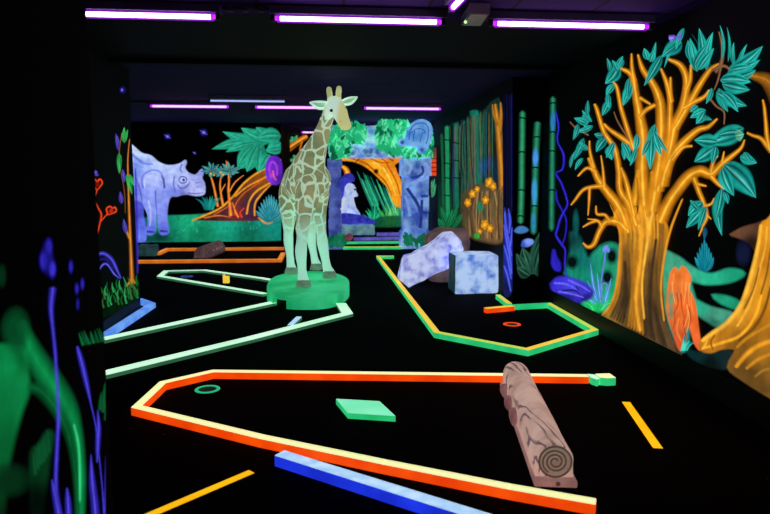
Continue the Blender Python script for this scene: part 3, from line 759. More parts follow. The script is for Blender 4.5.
# ------------------------------------------------------------------ ape statue on pedestal
YG = 17.2
pa = at_y(341, 230, YG); pb = at_y(374, 230, YG); zp = at_y(357, 224.5, YG).z
bm = bmesh.new(); add_box(bm, pa.x, pb.x, YG-.35, YG+.35, 0, zp, .03)
lumpy(bm, .012, 4, 4, 2)
for v in bm.verts: v.co.z = max(v.co.z, 0)
tag(from_bm('stone_pedestal', bm, mottled('pale_green_blue_stone', '#55859c', '#8cc0c4', scale=5, emit=.5)), 'low pale stone pedestal under the ape statue', 'pedestal')
M_FURB = mottled('violet_blue_fur_paint', '#2a2ea8', '#4a4cd8', scale=8, emit=.62); M_FURW = mottled('pale_blue_fur_paint', '#9fb8ff', '#e6f2ff', scale=6, emit=.7)
ape = empty('ape_statue', (at_y(352, 220, YG).x, YG, zp), 'seated ape statue, white chest and face with violet-blue fur, seen through the arch', 'statue')
def G(px, py, dy, r): return (*at_y(px-1.0, py, YG+dy), r)
organic('body', [[G(348, 217, .05, .19), G(347.5, 210, .05, .23), G(349, 201, .02, .18), G(350, 195, .0, .13)],
                 [G(350, 194, -.02, .15), G(352, 190, -.06, .15)], [G(353, 193, -.1, .1), G(357.5, 195, -.14, .06)],
                 [G(352, 201, -.16, .085), G(355, 209, -.22, .075), G(359, 214, -.22, .06), G(361.5, 221, -.2, .06)],
                 [G(346, 202, .2, .08), G(350, 212, .26, .07), G(358, 216, .24, .06)]],
        [((*at_y(350, 189, YG-.02),), .15, (1, 1, 1.1), None)], .035, M_FURW, ape, 4)
organic('fur_hood', [[G(343, 198, .1, .11), G(343.5, 189, .08, .13), G(346, 181, .05, .13), G(350, 177.5, .0, .13), G(353, 179, -.02, .09)]], [], .03, M_FURB, ape, 3)
for s, dy in ((1, -.25), (-1, .25)):
    organic('leg_fur', [[G(345, 218.5, dy*.6, .16), G(353, 219, dy, .15), G(362, 219.5, dy, .12), G(370, 221, dy, .09), G(374.5, 222, dy, .06)]], [], .03, M_FURB, ape, 3)
for dx in (355.5,):
    bm = bmesh.new(); add_ball(bm, at_y(355, 189.5, YG-.19), .03, 2); from_bm('eye', bm, mottled('dark_eye', '#0c0c2a', '#10103a'), ape, smooth=True)
bm = bmesh.new(); q = at_z(349, 240.5, 0); add_ball(bm, (q.x, q.y, .09), .1, 3, (1, 1, .9)); lumpy(bm, .015, 8)
for v in bm.verts: v.co.z = max(v.co.z, 0)
tag(from_bm('round_stone', bm, mottled('dull_red_stone', '#7a3c50', '#a0566a', emit=.5), smooth=True), 'small dull red round stone before the pedestal', 'stone')

# ------------------------------------------------------------------ giraffe on its plinth
ZB = .145; KG = 1.042
M_PLINTH = mottled('fluorescent_green_plinth', '#1ab46c', '#40dc96', scale=2.2, emit=.62, bump=.1)
cen = at_z(308, 284, ZB); yfar = at_z(308, 271.2, ZB).y; ynear = at_z(308, 297.5, ZB).y; hw = (at_z(349.5, 285, ZB).x-at_z(266.5, 285, ZB).x)/2
cy = (yfar+ynear)/2; hy = (yfar-ynear)/2; cx = at_z(308, 285, ZB).x
k = 64; outl = []
for i in range(k):
    a = 2*PI*i/k; rr_ = 1+.012*math.sin(5*a+1)
    e = .86
    ca, sa = math.cos(a), math.sin(a)
    outl.append((cx+hw*rr_*math.copysign(abs(ca)**e, ca), cy+hy*rr_*math.copysign(abs(sa)**e, sa)))
pl = empty('plinth', (cx, cy, 0), 'bright green oval plinth with a ball tunnel, under the giraffe statue', 'plinth')
gapx0 = at_z(272.5, 304, 0).x; gapx1 = at_z(291, 307, 0).x
bm = bmesh.new(); add_prism(bm, outl, .10, ZB, 0, 0, bev=.01)
# skirt below the slab leaves the ball tunnel open
lo = [p for p in outl]
mid = (gapx0+gapx1)/2
def inset(p, s=.985): return (cx+(p[0]-cx)*s, cy+(p[1]-cy)*s)
front = [i for i in range(k) if outl[i][1] < cy and gapx0 <= outl[i][0] <= gapx1]
i0, i1 = min(front), max(front)
ring = [outl[(i1+j) % k] for j in range((i0-i1) % k + 1)]
ring_in = [inset(p, .80) for p in ring]
poly = ring+ring_in[::-1]
va = [bm.verts.new((x, y, 0)) for x, y in poly]; vb = [bm.verts.new((x, y, .10)) for x, y in poly]
nr = len(ring)
for j in range(nr-1):
    o_, i_ = (j, j+1), (2*nr-1-j, 2*nr-2-j)
    bm.faces.new((va[j], va[j+1], vb[j+1], vb[j])); bm.faces.new((va[2*nr-1-j], va[2*nr-2-j], vb[2*nr-2-j], vb[2*nr-1-j]))
for j in (0, nr-1): bm.faces.new((va[j], va[2*nr-1-j], vb[2*nr-1-j], vb[j]))
from_bm('plinth_body', bm, M_PLINTH, pl)
bm = bmesh.new(); pts_ = [inset(outl[j % k], .97) for j in range(i0-1, i1+2)]
a_ = [bm.verts.new((x, y+.10, 0.001)) for x, y in pts_]; b_ = [bm.verts.new((x, y+.10, .099)) for x, y in pts_]
for j in range(len(pts_)-1): bm.faces.new((a_[j], a_[j+1], b_[j+1], b_[j]))
from_bm('tunnel_dark_sheet', bm, M_SKIRT, pl)  # black sheet stands in for the darkness inside the tunnel

gir = empty('giraffe_statue', (cx, cy, ZB), 'life-size young giraffe statue with olive patches standing on the green plinth', 'giraffe statue')
hFL = at_z(303.5, 287, ZB); hFR = at_z(329.5, 277.5, ZB); hBL = at_z(291.5, 273.5, ZB); hBR = at_z(316.5, 269.5, ZB)
def gy(px, py, y): return at_y(px, py, y*KG)
def Q(px, py, y, r): return (*gy(px, py, y), r*KG)
def legpts(h, spec):
    out = []
    for px, py, dy, r in spec: out.append(Q(px, py, h.y/KG+dy, r))
    return out
tubes = [
  legpts(hFL, [(303.5, 282, 0, .078), (303, 279.5, .01, .066), (302, 268, .03, .054), (301, 252, .0, .072), (302, 238, .04, .066), (304, 218, .1, .095), (307, 198, .16, .15), (309, 186, .2, .17)]),
  legpts(hFR, [(329.5, 273, 0, .078), (328, 271, .01, .066), (325.5, 260, .02, .056), (322.5, 243, .0, .074), (321, 230, 0, .068), (319, 212, 0, .10), (317, 196, -.02, .16), (315, 184, -.1, .18)]),
  legpts(hBL, [(291.5, 269, 0, .074), (291, 267, .01, .062), (290, 256, .05, .052), (288.5, 241, .07, .068), (288.5, 230, .0, .07), (289, 214, -.1, .12), (293, 198, -.12, .2), (297, 187, -.15, .22)]),
  legpts(hBR, [(316.5, 265, 0, .074), (315.5, 263, .01, .062), (313.5, 253, .05, .052), (311.5, 241, .07, .066), (311.5, 229, .0, .07), (310, 213, -.1, .12), (306, 198, -.12, .2), (303, 187, -.15, .22)]),
  # trunk
  [Q(313, 183, 7.95, .20), Q(309, 181, 8.15, .285), Q(306, 182, 8.45, .30), Q(302, 184, 8.75, .27), Q(299, 186, 8.95, .17)],
  # neck
  [Q(308, 176, 8.15, .26), Q(309, 166, 8.08, .215), Q(314, 153, 7.98, .155), Q(319, 141, 7.9, .115), Q(323.5, 129, 7.84, .09), Q(327.5, 117, 7.79, .078), Q(330.5, 109, 7.75, .08)],
  # head
  [Q(334, 103, 7.78, .085), Q(336.5, 106.5, 7.70, .098), Q(339.5, 112, 7.62, .094), Q(342.5, 119, 7.55, .078), Q(345, 124.5, 7.50, .072)],
]
balls = [((*gy(345.5, 125.5, 7.48),), .070, (1.05, 1, .85), None), ((*gy(334, 101.5, 7.76),), .085, (1.05, 1, .8), None),
         ((*gy(333, 111, 7.63),), .03, (1, 1, 1), None), ((*gy(341.5, 108.5, 7.63),), .03, (1, 1, 1), None)]
def giraffe_mat():
    m, nt, out = new_mat('giraffe_paint')
    at = N(nt, 'ShaderNodeAttribute'); at.attribute_name = 'Paint'
    tc = N(nt, 'ShaderNodeTexCoord'); mp = N(nt, 'ShaderNodeMapping'); mp.inputs['Scale'].default_value = (1, 1, .72)
    nt.links.new(tc.outputs['Object'], mp.inputs['Vector'])
    nz = N(nt, 'ShaderNodeTexNoise'); nz.inputs['Scale'].default_value = 6; nt.links.new(tc.outputs['Object'], nz.inputs['Vector'])
    ad = N(nt, 'ShaderNodeMixRGB', blend_type='ADD'); ad.inputs['Fac'].default_value = .07
    nt.links.new(mp.outputs[0], ad.inputs['Color1']); nt.links.new(nz.outputs['Color'], ad.inputs['Color2'])
    vo = N(nt, 'ShaderNodeTexVoronoi', feature='DISTANCE_TO_EDGE'); vo.inputs['Scale'].default_value = 7.0; vo.inputs['Randomness'].default_value = .7
    nt.links.new(ad.outputs[0], vo.inputs['Vector'])
    ms = ramp(nt, [(.05, (0, 0, 0)), (.085, (1, 1, 1))]); nt.links.new(vo.outputs['Distance'], ms.inputs['Fac'])
    mu = N(nt, 'ShaderNodeMath', operation='MULTIPLY'); nt.links.new(ms.outputs[0], mu.inputs[0]); nt.links.new(at.outputs['Alpha'], mu.inputs[1])
    pc = ramp(nt, [(.35, rgb('#7c8a64')), (.7, rgb('#a29e70'))]); nt.links.new(nz.outputs['Fac'], pc.inputs['Fac'])
    mx = N(nt, 'ShaderNodeMixRGB'); nt.links.new(mu.outputs[0], mx.inputs['Fac']); nt.links.new(at.outputs['Color'], mx.inputs['Color1']); nt.links.new(pc.outputs[0], mx.inputs['Color2'])
    p = N(nt, 'ShaderNodeBsdfPrincipled'); p.inputs['Roughness'].default_value = .55; p.inputs['Specular IOR Level'].default_value = .25
    nt.links.new(mx.outputs[0], p.inputs['Base Color']); nt.links.new(mx.outputs[0], p.inputs['Emission Color']); p.inputs['Emission Strength'].default_value = .64
    nt.links.new(p.outputs[0], out.inputs[0]); m.cycles.emission_sampling = 'NONE'; return m
M_GIR = giraffe_mat()
body = organic('body', tubes, balls, .017, M_GIR, gir, 5)
me = body.data; ca = me.color_attributes.new('Paint', 'FLOAT_COLOR', 'POINT')
def lerp(a, b, t): t = min(1, max(0, t)); return tuple(x+(y-x)*t for x, y in zip(a, b))
cl, cb, ch, cm = rgb('#aeeed6'), rgb('#c8eac8'), rgb('#dcfce6'), rgb('#dadc96')
head0 = gy(335.5, 106.5, 7.70); muz = gy(345, 126, 7.48)
off = Vector(gir.location)
for i, v in enumerate(me.vertices):
    w = v.co+off
    c = lerp(cl, cb, (w.z-.95)/.35); pat = min(1, max(0, (w.z-.62)/.45))
    # lower legs keep faint patches only
    if (w.z > 1.95 and w.y < 8.05) or w.z > 2.36:
        hd = (w-head0).dot((muz-head0).normalized())
        near = min(1, max(0, ((w.z-2.12)/.1))) if w.y < 7.78 else min(1, max(0, (w.z-2.33)/.06))
        dl = (w-head0).length
        nf = min(1, max(0, (.5-dl)/.07))
        c = lerp(c, ch, nf); dx_ = (w-head0).dot(RT); c = lerp(c, cm, nf*min(1, max(0, (dx_+hd*.16-.04)/.06))); pat *= 1-nf
    ca.data[i].color = (*c, pat)
M_HORN = mottled('pale_olive_horn', '#d4dc9c', '#bcc484', scale=12, emit=.6); M_EAR = mottled('pale_mint_ear', '#d8fae4', '#c0f0d4', scale=9, emit=.7)
M_EARIN = mottled('grey_green_inner_ear', '#92c4ac', '#b0dcc4', scale=9, emit=.5); M_EYE = mottled('dark_glass_eye', '#0a0a10', '#12121c', rough=.15, spec=.6)
M_HOOF = mottled('dull_grey_green_hoof', '#7aa488', '#5f8a70', scale=14, emit=.42)
for (bx, by), (tx, ty) in (((330.5, 98), (329, 89.5)), ((338, 97), (339, 88.5))):
    a = gy(bx, by+2, 7.77); b = gy(tx, ty, 7.8); bm = bmesh.new()
    add_tube(bm, [a, a.lerp(b, .4), a.lerp(b, .8), b], [.042, .034, .037, .03], 14); add_ball(bm, b, .034, 2); from_bm('horn', bm, M_HORN, gir, smooth=True)
def ear(base, tip, wd, droop):
    a = gy(*base, 7.77); b = gy(*tip, 7.76); d_ = b-a; L_ = d_.length; x_ = d_.normalized(); n_ = Vector((0, -1, 0)); u_ = x_.cross(n_).normalized()
    if u_.z < 0: u_ = -u_
    def sheet(sc, push, thick):
        bm = bmesh.new(); rows_ = []
        for i in range(13):
            t = i/12; h = wd*(math.sin(PI*min(.97, .12+.88*t))**.75)*sc
            row = []
            for j in range(7):
                s = j/3-1; row.append(bm.verts.new(a + x_*L_*(.04+t*.96*(.6+.4*sc) + (1-sc)*.12) + u_*h*s - u_*droop*math.sin(PI*t) + n_*(push - .03*(1-s*s)*-1*0 - .025*(1-abs(s))*(1-t))))
            rows_.append(row)
        for i in range(12):
            for j in range(6): bm.faces.new((rows_[i][j], rows_[i][j+1], rows_[i+1][j+1], rows_[i+1][j]))
        r = bmesh.ops.extrude_face_region(bm, geom=bm.faces[:])
        for v in [g for g in r['geom'] if isinstance(g, bmesh.types.BMVert)]: v.co -= n_*thick
        return bm
    e = from_bm('ear', sheet(1, 0, .02), M_EAR, gir, smooth=True)
    from_bm('inner_ear', sheet(.5, .012, .006), M_EARIN, e, smooth=True)
ear((330.5, 104.5), (309.5, 102.5), .056, .02); ear((340.5, 103), (357.5, 97), .05, .012)
for px, py, y in ((331.6, 110.5, 7.585), (344.2, 108.5, 7.585)):
    bm = bmesh.new(); add_ball(bm, gy(px, py, y), .024, 3, (1, .7, .8)); from_bm('eye', bm, M_EYE, gir, smooth=True)
for px, py in ((341.3, 121.5), (347, 121)):
    bm = bmesh.new(); add_ball(bm, gy(px, py, 7.465), .013, 2, (1, 1, .7)); from_bm('nostril', bm, mottled('dark_nostril', '#4a4a34', '#55543c'), gir, smooth=True)
for h in (hFL, hFR, hBL, hBR):
    bm = bmesh.new(); c = h + Vector((0, -.01, 0)); add_tube(bm, [c+Vector((0, 0, .0)), c+Vector((0, 0, .03)), c+Vector((0, .01, .085))], [.10, .096, .078], 20); from_bm('hoof', bm, M_HOOF, gir, smooth=True)
mn = [gy(x, y, Y) for x, y, Y in ((290.5, 172, 8.25), (300, 155.5, 8.1), (311.5, 141, 8.0), (317, 129, 7.93), (322.5, 117, 7.88), (327, 107, 7.86))]
bm = bmesh.new(); q = smooth_path([tuple(p) for p in mn], 5)
add_tube(bm, [Vector(p)+Vector((.035, .03, 0)) for p in q], [.02+.015*math.sin(PI*i/(len(q)-1)) for i in range(len(q))], 8); from_bm('mane', bm, mottled('olive_mane', '#8a9460', '#a0a870', scale=20, emit=.4), gir, smooth=True)
t0 = gy(297, 186, 9.08); bm = bmesh.new(); add_tube(bm, [t0, t0+Vector((0, .06, -.25)), t0+Vector((0, .05, -.5)), t0+Vector((0, .05, -.62)), t0+Vector((0, .05, -.78))], [.03, .02, .016, .035, .01], 10); from_bm('tail', bm, M_HORN, gir, smooth=True)

# ------------------------------------------------------------------ fluorescent murals, each motif flat on the wall it is painted on
WR = ('x', XR, -1); WRR = ('x', XPIER, -1); PF = ('y', YPIER, -1); BL = ('y', YBACK, -1); AB = ('y', YREC, -1); WL = ('x', XL, 1); WM = ('x', XM, 1)
TEAL, TEALD, TEALV = '#20bfb0', '#074a4e', '#6ff0e0'
OR, ORC, ORD, BR, DK = '#df8a18', '#ffcc46', '#b8660e', '#6e4420', '#1c120c'

# ---- right wall: undergrowth behind the trees
m = Mural(WR, 'painted_undergrowth', 'painted teal undergrowth with dark gaps, left of the big orange tree trunk').crop(500, 190, 3.954)
m.part('foliage_haze')
m.fill([(262, 332), (285, 240), (283, 170), (312, 190), (345, 272), (400, 228), (440, 215), (470, 236), (474, 310), (462, 430), (412, 474), (350, 466), (328, 436), (362, 385), (338, 362), (292, 342)],
       [(290, 200, '#0d3b3c'), (330, 280, '#0f6a66'), (300, 330, '#15886a'), (400, 250, '#1f9a78'), (450, 240, '#1c8f72'), (380, 460, '#18c060'), (430, 450, '#23b466'), (460, 300, '#23986a'), (350, 380, '#128070')], soft=4, sub=3)
m.blob((285, 285), 8, 9, '#04100f', '#06201e').blob((442, 262), 7, 10, '#04100f', '#083028').blob((424, 345), 7, 9, '#04100f', '#083028').blob((300, 130), 4, 16, '#0f5a58', alpha=.8)
m.blob((330, 395), 6, 6, '#04100f', '#06201e').done()
m = Mural(WR, 'painted_blue_flower', 'painted pale blue spiky flower with a curled stem, left foot of the orange tree').crop(500, 190, 3.954)
m.part('blade')
for a, b, c_ in (((358, 292), (372, 390), (398, 465)), ((345, 360), (375, 420), (400, 468)), ((385, 330), (392, 400), (402, 466)), ((440, 350), (424, 410), (408, 466)), ((330, 420), (370, 445), (398, 470))):
    m.stroke([c_, b, a], [5, 4, .6], '#4f8fe6', '#a8d0ff', soft=.8)
m.part('stem').stroke([(420, 228), (410, 300), (400, 372), (404, 440)], [1.6, 1.4, 1.4, 1.2], '#6f6cf0', '#a9a8ff', soft=.9)
m.stroke([(404, 400), (402, 378), (414, 368), (426, 380), (418, 394)], 1.6, '#7a78f4', '#b8b4ff', soft=.9)
m.part('bloom').blob((420, 228), 3, 3, '#8a86ff', alpha=.9).blob((412, 236), 2, 3, '#6f8cf6').blob((428, 238), 2, 3, '#6f8cf6')
m.part('grass').tuft((385, 474), 14, 14, 13, ['#22c25c', '#1fae6a', '#49dc7c'], 2).done()
m = Mural(WR, 'painted_violet_rocks', 'painted glowing violet-blue rocks at the wall foot, under the violet vine').crop(500, 190, 3.954)
m.fill([(204, 372), (230, 350), (272, 350), (330, 370), (366, 402), (350, 428), (300, 442), (240, 426), (212, 398)], [(230, 370, '#3a2fd0'), (280, 380, '#4a44ea'), (330, 400, '#4038c8'), (260, 430, '#1c1670'), (340, 425, '#241c80')], soft=3)
for a in ([(215, 368), (260, 372), (300, 392)], [(270, 356), (318, 378), (356, 402)], [(232, 402), (280, 410), (330, 425)]): m.stroke(a, 2.2, '#6a66ff', '#8a88ff', soft=.9)
for a in ([(248, 398), (290, 396), (318, 412)], [(300, 380), (312, 396)]): m.stroke(a, 1.8, '#120c50', soft=.9)
m.done()
m = Mural(WR, 'painted_violet_vine', 'painted violet-blue knotted vine climbing beside the bamboo', clampx=(546.5, 600)).crop(500, 80, 4.282)
m.part('vine_stem').stroke([(226, 92), (250, 190), (246, 260), (272, 320), (268, 380), (240, 400), (262, 440), (284, 500)], [1.4, 2, 1.6, 2.2, 2, 1.8, 2.2, 2.2], '#2a1ed0', '#6e62ff', soft=.9)
m.crop(500, 190, 3.954)
m.stroke([(262, 30), (266, 60), (240, 110), (228, 150), (222, 180), (244, 215), (258, 240), (256, 300), (266, 345)], [2.2, 2, 2.6, 2.6, 2.4, 2.6, 2, 1.8, 1.4], '#2a20c8', '#7068ff', soft=.9)
m.stroke([(222, 0), (225, 40), (245, 80), (262, 120), (258, 180), (244, 220)], [2, 2.2, 2, 1.8, 1.6, 1.4], '#231ab0', '#5a50f4', soft=.9)
m.part('lower_leaf').fill([(205, 290), (212, 235), (222, 265), (236, 290), (236, 318), (216, 312)], '#2a22b8', soft=2).done()

m = Mural(WR, 'painted_hill', 'painted teal hills and grass bank between the two orange trees').crop(600, 220, 2.706)
m.part('hill')
m.fill([(172, 82), (215, 104), (250, 130), (300, 148), (350, 134), (390, 145), (352, 166), (290, 172), (246, 166), (255, 212), (262, 250), (240, 300), (236, 345), (212, 352), (188, 300), (170, 260)],
       [(185, 110, '#3f9a78'), (230, 140, '#3aa888'), (300, 158, '#27b58c'), (370, 148, '#1c9a74'), (185, 200, '#48a06c'), (200, 280, '#3c9070'), (225, 330, '#2a8a88')], soft=3)
m.fill([(256, 216), (300, 238), (362, 256), (322, 286), (292, 272), (264, 250)], [(270, 230, '#2aa884'), (320, 260, '#4aa084'), (310, 275, '#2a6c58')], soft=3)
m.fill([(304, 204), (340, 208), (374, 222), (368, 238), (330, 224)], '#1d9a74', soft=3)
m.part('dark_bank').fill([(236, 352), (270, 360), (356, 356), (352, 398), (300, 396), (250, 372)], [(260, 362, '#0d2c2c'), (340, 370, '#14282a'), (300, 392, '#0a1414')], soft=3)
m.part('grass').tuft((226, 352), 12, 12, 10, ['#2ab8a0', '#1f8f90', '#44d0b0'], 2.2).done()
m = Mural(WR, 'painted_brown_rock', 'painted dim brown rock beside the right-hand orange tree').crop(600, 220, 2.706)
m.fill([(352, 40), (385, 22), (420, 12), (448, 6), (436, 50), (424, 84), (404, 62), (378, 48)], [(380, 32, '#6e4a34'), (430, 20, '#5a3a28'), (410, 60, '#2a1a14')], soft=2)
m.blob((388, 88), 9, 16, '#151c3c', alpha=.8).done()
m = Mural(WR, 'painted_teal_plant', 'painted bright teal feathery plant on the hill between the orange trees').crop(600, 220, 2.706)
for i in range(9):
    t = i/8*2-1; m.leaf((286, 140), (282+t*26, 48+abs(t)*52), 5, '#1596ac', '#0c6074', '#3fd0e0', bend=.04*t)
m.done()
m = Mural(WR, 'painted_orange_plant', 'painted orange-red drooping plant right of the big orange tree trunk').crop(600, 220, 2.706)
m.fill([(192, 142), (203, 128), (212, 140), (222, 126), (234, 134), (246, 160), (238, 182), (256, 222), (266, 292), (273, 350), (256, 334), (240, 282), (226, 312), (216, 352), (204, 348), (200, 310), (186, 268), (180, 230), (185, 180)],
       [(205, 150, '#e8742c'), (230, 160, '#f07c34'), (215, 230, '#f06a28'), (255, 270, '#f06a2c'), (210, 330, '#d85a30'), (190, 220, '#c07848')], soft=1.5)
for i in range(16):
    x = random.uniform(192, 250); y = random.uniform(145, 280); m.stroke([(x, y), (x+random.uniform(-6, 4), y+30), (x+random.uniform(-12, 10), y+60)], [1.6, 1.4, .6], random.choice(['#ffa050', '#c4501c', '#ff8a3c', '#a84820']), soft=.8)
m.blob((192, 215), 3, 9, '#4a9a70', alpha=.8).blob((192, 250), 3, 8, '#3f9070', alpha=.7).done()

# ---- right wall: second tree at the edge of the photo
m = Mural(WR, 'painted_tree', 'painted orange tree cut off by the right edge of the photo, with wide spreading roots').crop(600, 220, 2.706)
m.part('trunk')
m.fill([(545, -150), (520, -120), (500, -90), (462, -10), (436, 12), (428, 62), (410, 140), (380, 228), (340, 280), (300, 308), (272, 330), (274, 352), (300, 358), (330, 348), (366, 352), (346, 398), (384, 432), (470, 486), (600, 560), (700, 612), (690, 560), (640, 470), (604, 380), (584, 250), (574, 120), (580, 0), (600, -90)],
       [(440, 30, '#e8951c'), (420, 130, '#f0a428'), (370, 250, '#f2a52a'), (300, 320, '#e8921e'), (290, 348, '#a0621c'), (360, 340, '#8a5a1c'), (440, 120, '#c87a18'), (460, 200, '#d88e1c'), (430, 270, '#b87018'), (400, 330, '#6a4414'), (450, 330, '#a06a18'), (375, 400, '#5e4420'), (440, 430, '#4c3a1c'), (460, 370, '#c08024'), (600, 100, '#b87018'), (600, 400, '#6a4820')], soft=2, sub=3)
for p, w, c in (([(436, 14), (430, 60), (412, 140), (384, 226), (344, 278), (302, 308), (276, 328)], 4.5, '#ffc040'), ([(452, 20), (446, 80), (424, 160), (404, 230), (372, 286)], 3, '#ffb63a'), ([(458, 110), (440, 190), (420, 260), (380, 312), (330, 332), (282, 346)], 3.4, '#ffb02c'),
                ([(465, 60), (452, 140), (436, 200)], 3, '#7a4c14'), ([(462, 180), (446, 240), (418, 290), (376, 326)], 3.4, '#6e4612'), ([(470, 325), (430, 340), (395, 365), (368, 398)], 5, '#f6a428'), ([(470, 360), (430, 376), (396, 402)], 4, '#d88e20'),
                ([(466, 280), (430, 300), (395, 322), (370, 345)], 3.4, '#c8841e'), ([(468, 400), (440, 408), (420, 424)], 3, '#a87424'), ([(430, 130), (414, 190), (390, 240)], 2.4, '#8a5816'), ([(290, 322), (285, 338), (276, 350)], 3, '#ffb838'), ([(310, 312), (300, 330), (306, 352)], 2.6, '#8a5414')):
    m.stroke(p, [w*.8, w, w, w*.8], c, soft=.9)
m.part('branch')
m.crop(650, 110, 3.954)
m.stroke([(480, 165), (462, 140), (438, 112), (404, 100), (384, 90)], [5, 5, 4, 3, 2.4], OR, ORC, soft=.7).stroke([(470, 145), (462, 100), (458, 50), (452, -10), (446, -40)], [5, 4.4, 3.6, 3, 2], OR, ORC, soft=.7)
m.crop(660, 10, 4.282)
m.stroke([(520, 370), (490, 330), (450, 296), (396, 282), (350, 280)], [20, 16, 11, 6, 2], '#a86818', '#d89026', soft=.9)
m.done()

# ---- right wall: the big tree
m = Mural(WR, 'painted_tree', 'painted giant orange tree with teal leaves filling the right wall')
m.part('trunk')
m.fill([(601, 315.5), (611, 305), (616.5, 288), (619, 262), (620, 242), (618, 226), (614, 213), (622, 208), (632, 211), (640, 205), (648, 204), (655, 207), (659, 218), (665, 222), (668, 232), (663.5, 262), (662.5, 290), (665, 318), (671, 342), (682, 355), (660, 345), (640, 334), (618, 324)],
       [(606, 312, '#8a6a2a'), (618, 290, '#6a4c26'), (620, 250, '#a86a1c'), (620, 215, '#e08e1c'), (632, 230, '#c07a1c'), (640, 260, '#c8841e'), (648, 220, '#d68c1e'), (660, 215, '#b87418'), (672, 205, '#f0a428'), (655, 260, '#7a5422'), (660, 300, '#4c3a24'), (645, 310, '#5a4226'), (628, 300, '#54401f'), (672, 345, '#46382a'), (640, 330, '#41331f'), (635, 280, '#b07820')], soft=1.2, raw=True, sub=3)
Lp = [(604, 313), (616, 291), (620, 250), (620, 228), (609, 205)]; Rp = [(679, 352), (665, 312), (662, 268), (664, 236), (664, 206)]
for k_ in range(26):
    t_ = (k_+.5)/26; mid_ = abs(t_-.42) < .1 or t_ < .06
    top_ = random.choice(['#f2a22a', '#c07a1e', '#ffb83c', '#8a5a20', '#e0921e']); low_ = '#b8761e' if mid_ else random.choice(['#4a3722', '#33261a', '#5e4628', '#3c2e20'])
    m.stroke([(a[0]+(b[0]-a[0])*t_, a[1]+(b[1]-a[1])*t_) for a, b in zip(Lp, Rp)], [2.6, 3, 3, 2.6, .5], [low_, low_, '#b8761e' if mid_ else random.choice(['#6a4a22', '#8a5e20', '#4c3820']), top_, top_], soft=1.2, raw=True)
for p, w, c in (([(603, 314), (612, 302), (617.5, 280), (620, 250), (620.5, 232), (614, 217)], 2.6, '#d8902a'), ([(640, 330), (636, 300), (640, 262), (642, 230), (640, 200)], 4.6, '#f0a42c'), ([(644, 318), (642, 285), (646, 250), (652, 215), (660, 190)], 3, '#ffba3e'), ([(629, 322), (632, 290), (631, 255), (628, 228), (618, 205)], 2.4, '#a8701e'),
                ([(664, 320), (661, 290), (664, 258), (671, 228), (682, 200)], 2.6, '#e89a24'), ([(652, 336), (650, 300), (652, 270), (656, 240)], 4.6, '#3a2c1e'), ([(624, 318), (626, 296), (625, 262)], 4, '#3a2c1c'), ([(634, 205), (637, 190), (640, 170)], 8, '#f0a428'), ([(648, 216), (652, 196), (652, 172)], 6, '#c88a20')):
    m.stroke(p, [w*.8, w, w, w*.7], c, soft=.8, raw=True)
for p, w in (([(630, 218), (628, 200), (631, 184)], 3.4), ([(637, 214), (638.5, 195), (637, 178)], 3), ([(656.5, 214), (657.5, 200), (660, 186)], 2.4), ([(624, 214), (619, 202), (613, 190)], 2.4)): m.stroke(p, [w*.6, w, w*.5], '#120a06', soft=1, raw=True)
def branches(pts, w, dim=False, raw=True):
    m.part('branch'); m.stroke(pts, [x*(1 if dim else 1.28) for x in w], '#7a5236' if dim else OR, '#9a7050' if dim else ORC, soft=.7, raw=raw)
branches([(628, 232), (619.5, 208), (601, 184), (593, 168), (588.5, 158)], [9, 8, 5.5, 4, 2.4])
branches([(596, 172), (587, 168), (578, 176)], [3, 2.4, 1.4]); branches([(594, 168), (590, 152), (589.5, 141)], [3, 2.2, 1.4]); branches([(604, 187), (603, 170), (601, 156)], [3, 2, 1.2])
branches([(636, 225), (629, 205), (620, 190), (619, 172), (617, 158), (614, 147), (604, 132), (597, 110), (594.5, 104)], [8, 6.5, 5, 4.4, 4.2, 4, 3.6, 3, 2])
branches([(633, 146), (622, 138), (610, 130), (604, 124)], [5, 4, 3, 2]); branches([(634, 150), (627, 128), (621, 108), (617, 88), (613, 82)], [4.6, 3.6, 3.2, 2.6, 1.6]); branches([(629, 140), (618, 122), (614, 112)], [2, 1.8, 1.2], True)
branches([(634, 215), (626, 182), (621, 168)], [5, 4, 2.4])
branches([(644, 205), (642, 170), (643, 140), (640, 118), (636.5, 99), (632, 76), (621, 68.5)], [10, 9, 8.5, 7, 5.4, 4.4, 2.4]); branches([(634, 82), (632, 68), (631.5, 54)], [4, 3, 1.6])
branches([(652, 210), (658, 170), (661, 140), (660.5, 106), (654, 86), (643, 70), (638, 55)], [10, 9, 8, 7, 5.4, 4, 1.8])
branches([(639, 118), (646, 110), (655, 105)], [4, 3.4, 3.2]); branches([(640, 98), (650, 104)], [3, 2])
branches([(658, 190), (668, 150), (669.5, 120), (670, 100), (670.5, 78)], [8, 7, 5, 4, 2.2]); branches([(671, 102), (667, 84), (661, 69)], [4.4, 3.6, 2])
branches([(662, 185), (670, 150), (675, 125), (683, 106), (686.5, 82), (681, 66), (669, 59.5)], [9, 8, 7, 6, 5, 4.4, 2.4]); branches([(686, 90), (690, 80), (691, 65)], [4.4, 3.6, 2])
branches([(675, 128), (688, 106), (699, 86), (710, 70), (719, 64)], [6, 5.4, 4.6, 3.6, 2]); branches([(684, 108), (694, 102), (704, 97), (709, 90)], [5, 4, 3, 1.6])
branches([(664, 175), (672, 156), (684, 142), (698, 130), (708, 127), (717, 119)], [8, 7, 6, 4.6, 3.4, 1.8]); branches([(672, 160), (682, 148), (692, 146)], [4, 3, 2])
branches([(660, 222), (668, 204), (676, 192), (688, 177), (700, 171), (711, 174), (722, 164), (732, 156), (741, 148), (744.5, 140)], [10, 8.5, 8, 8, 7.4, 6.4, 5, 3.6, 2.6, 1.4])
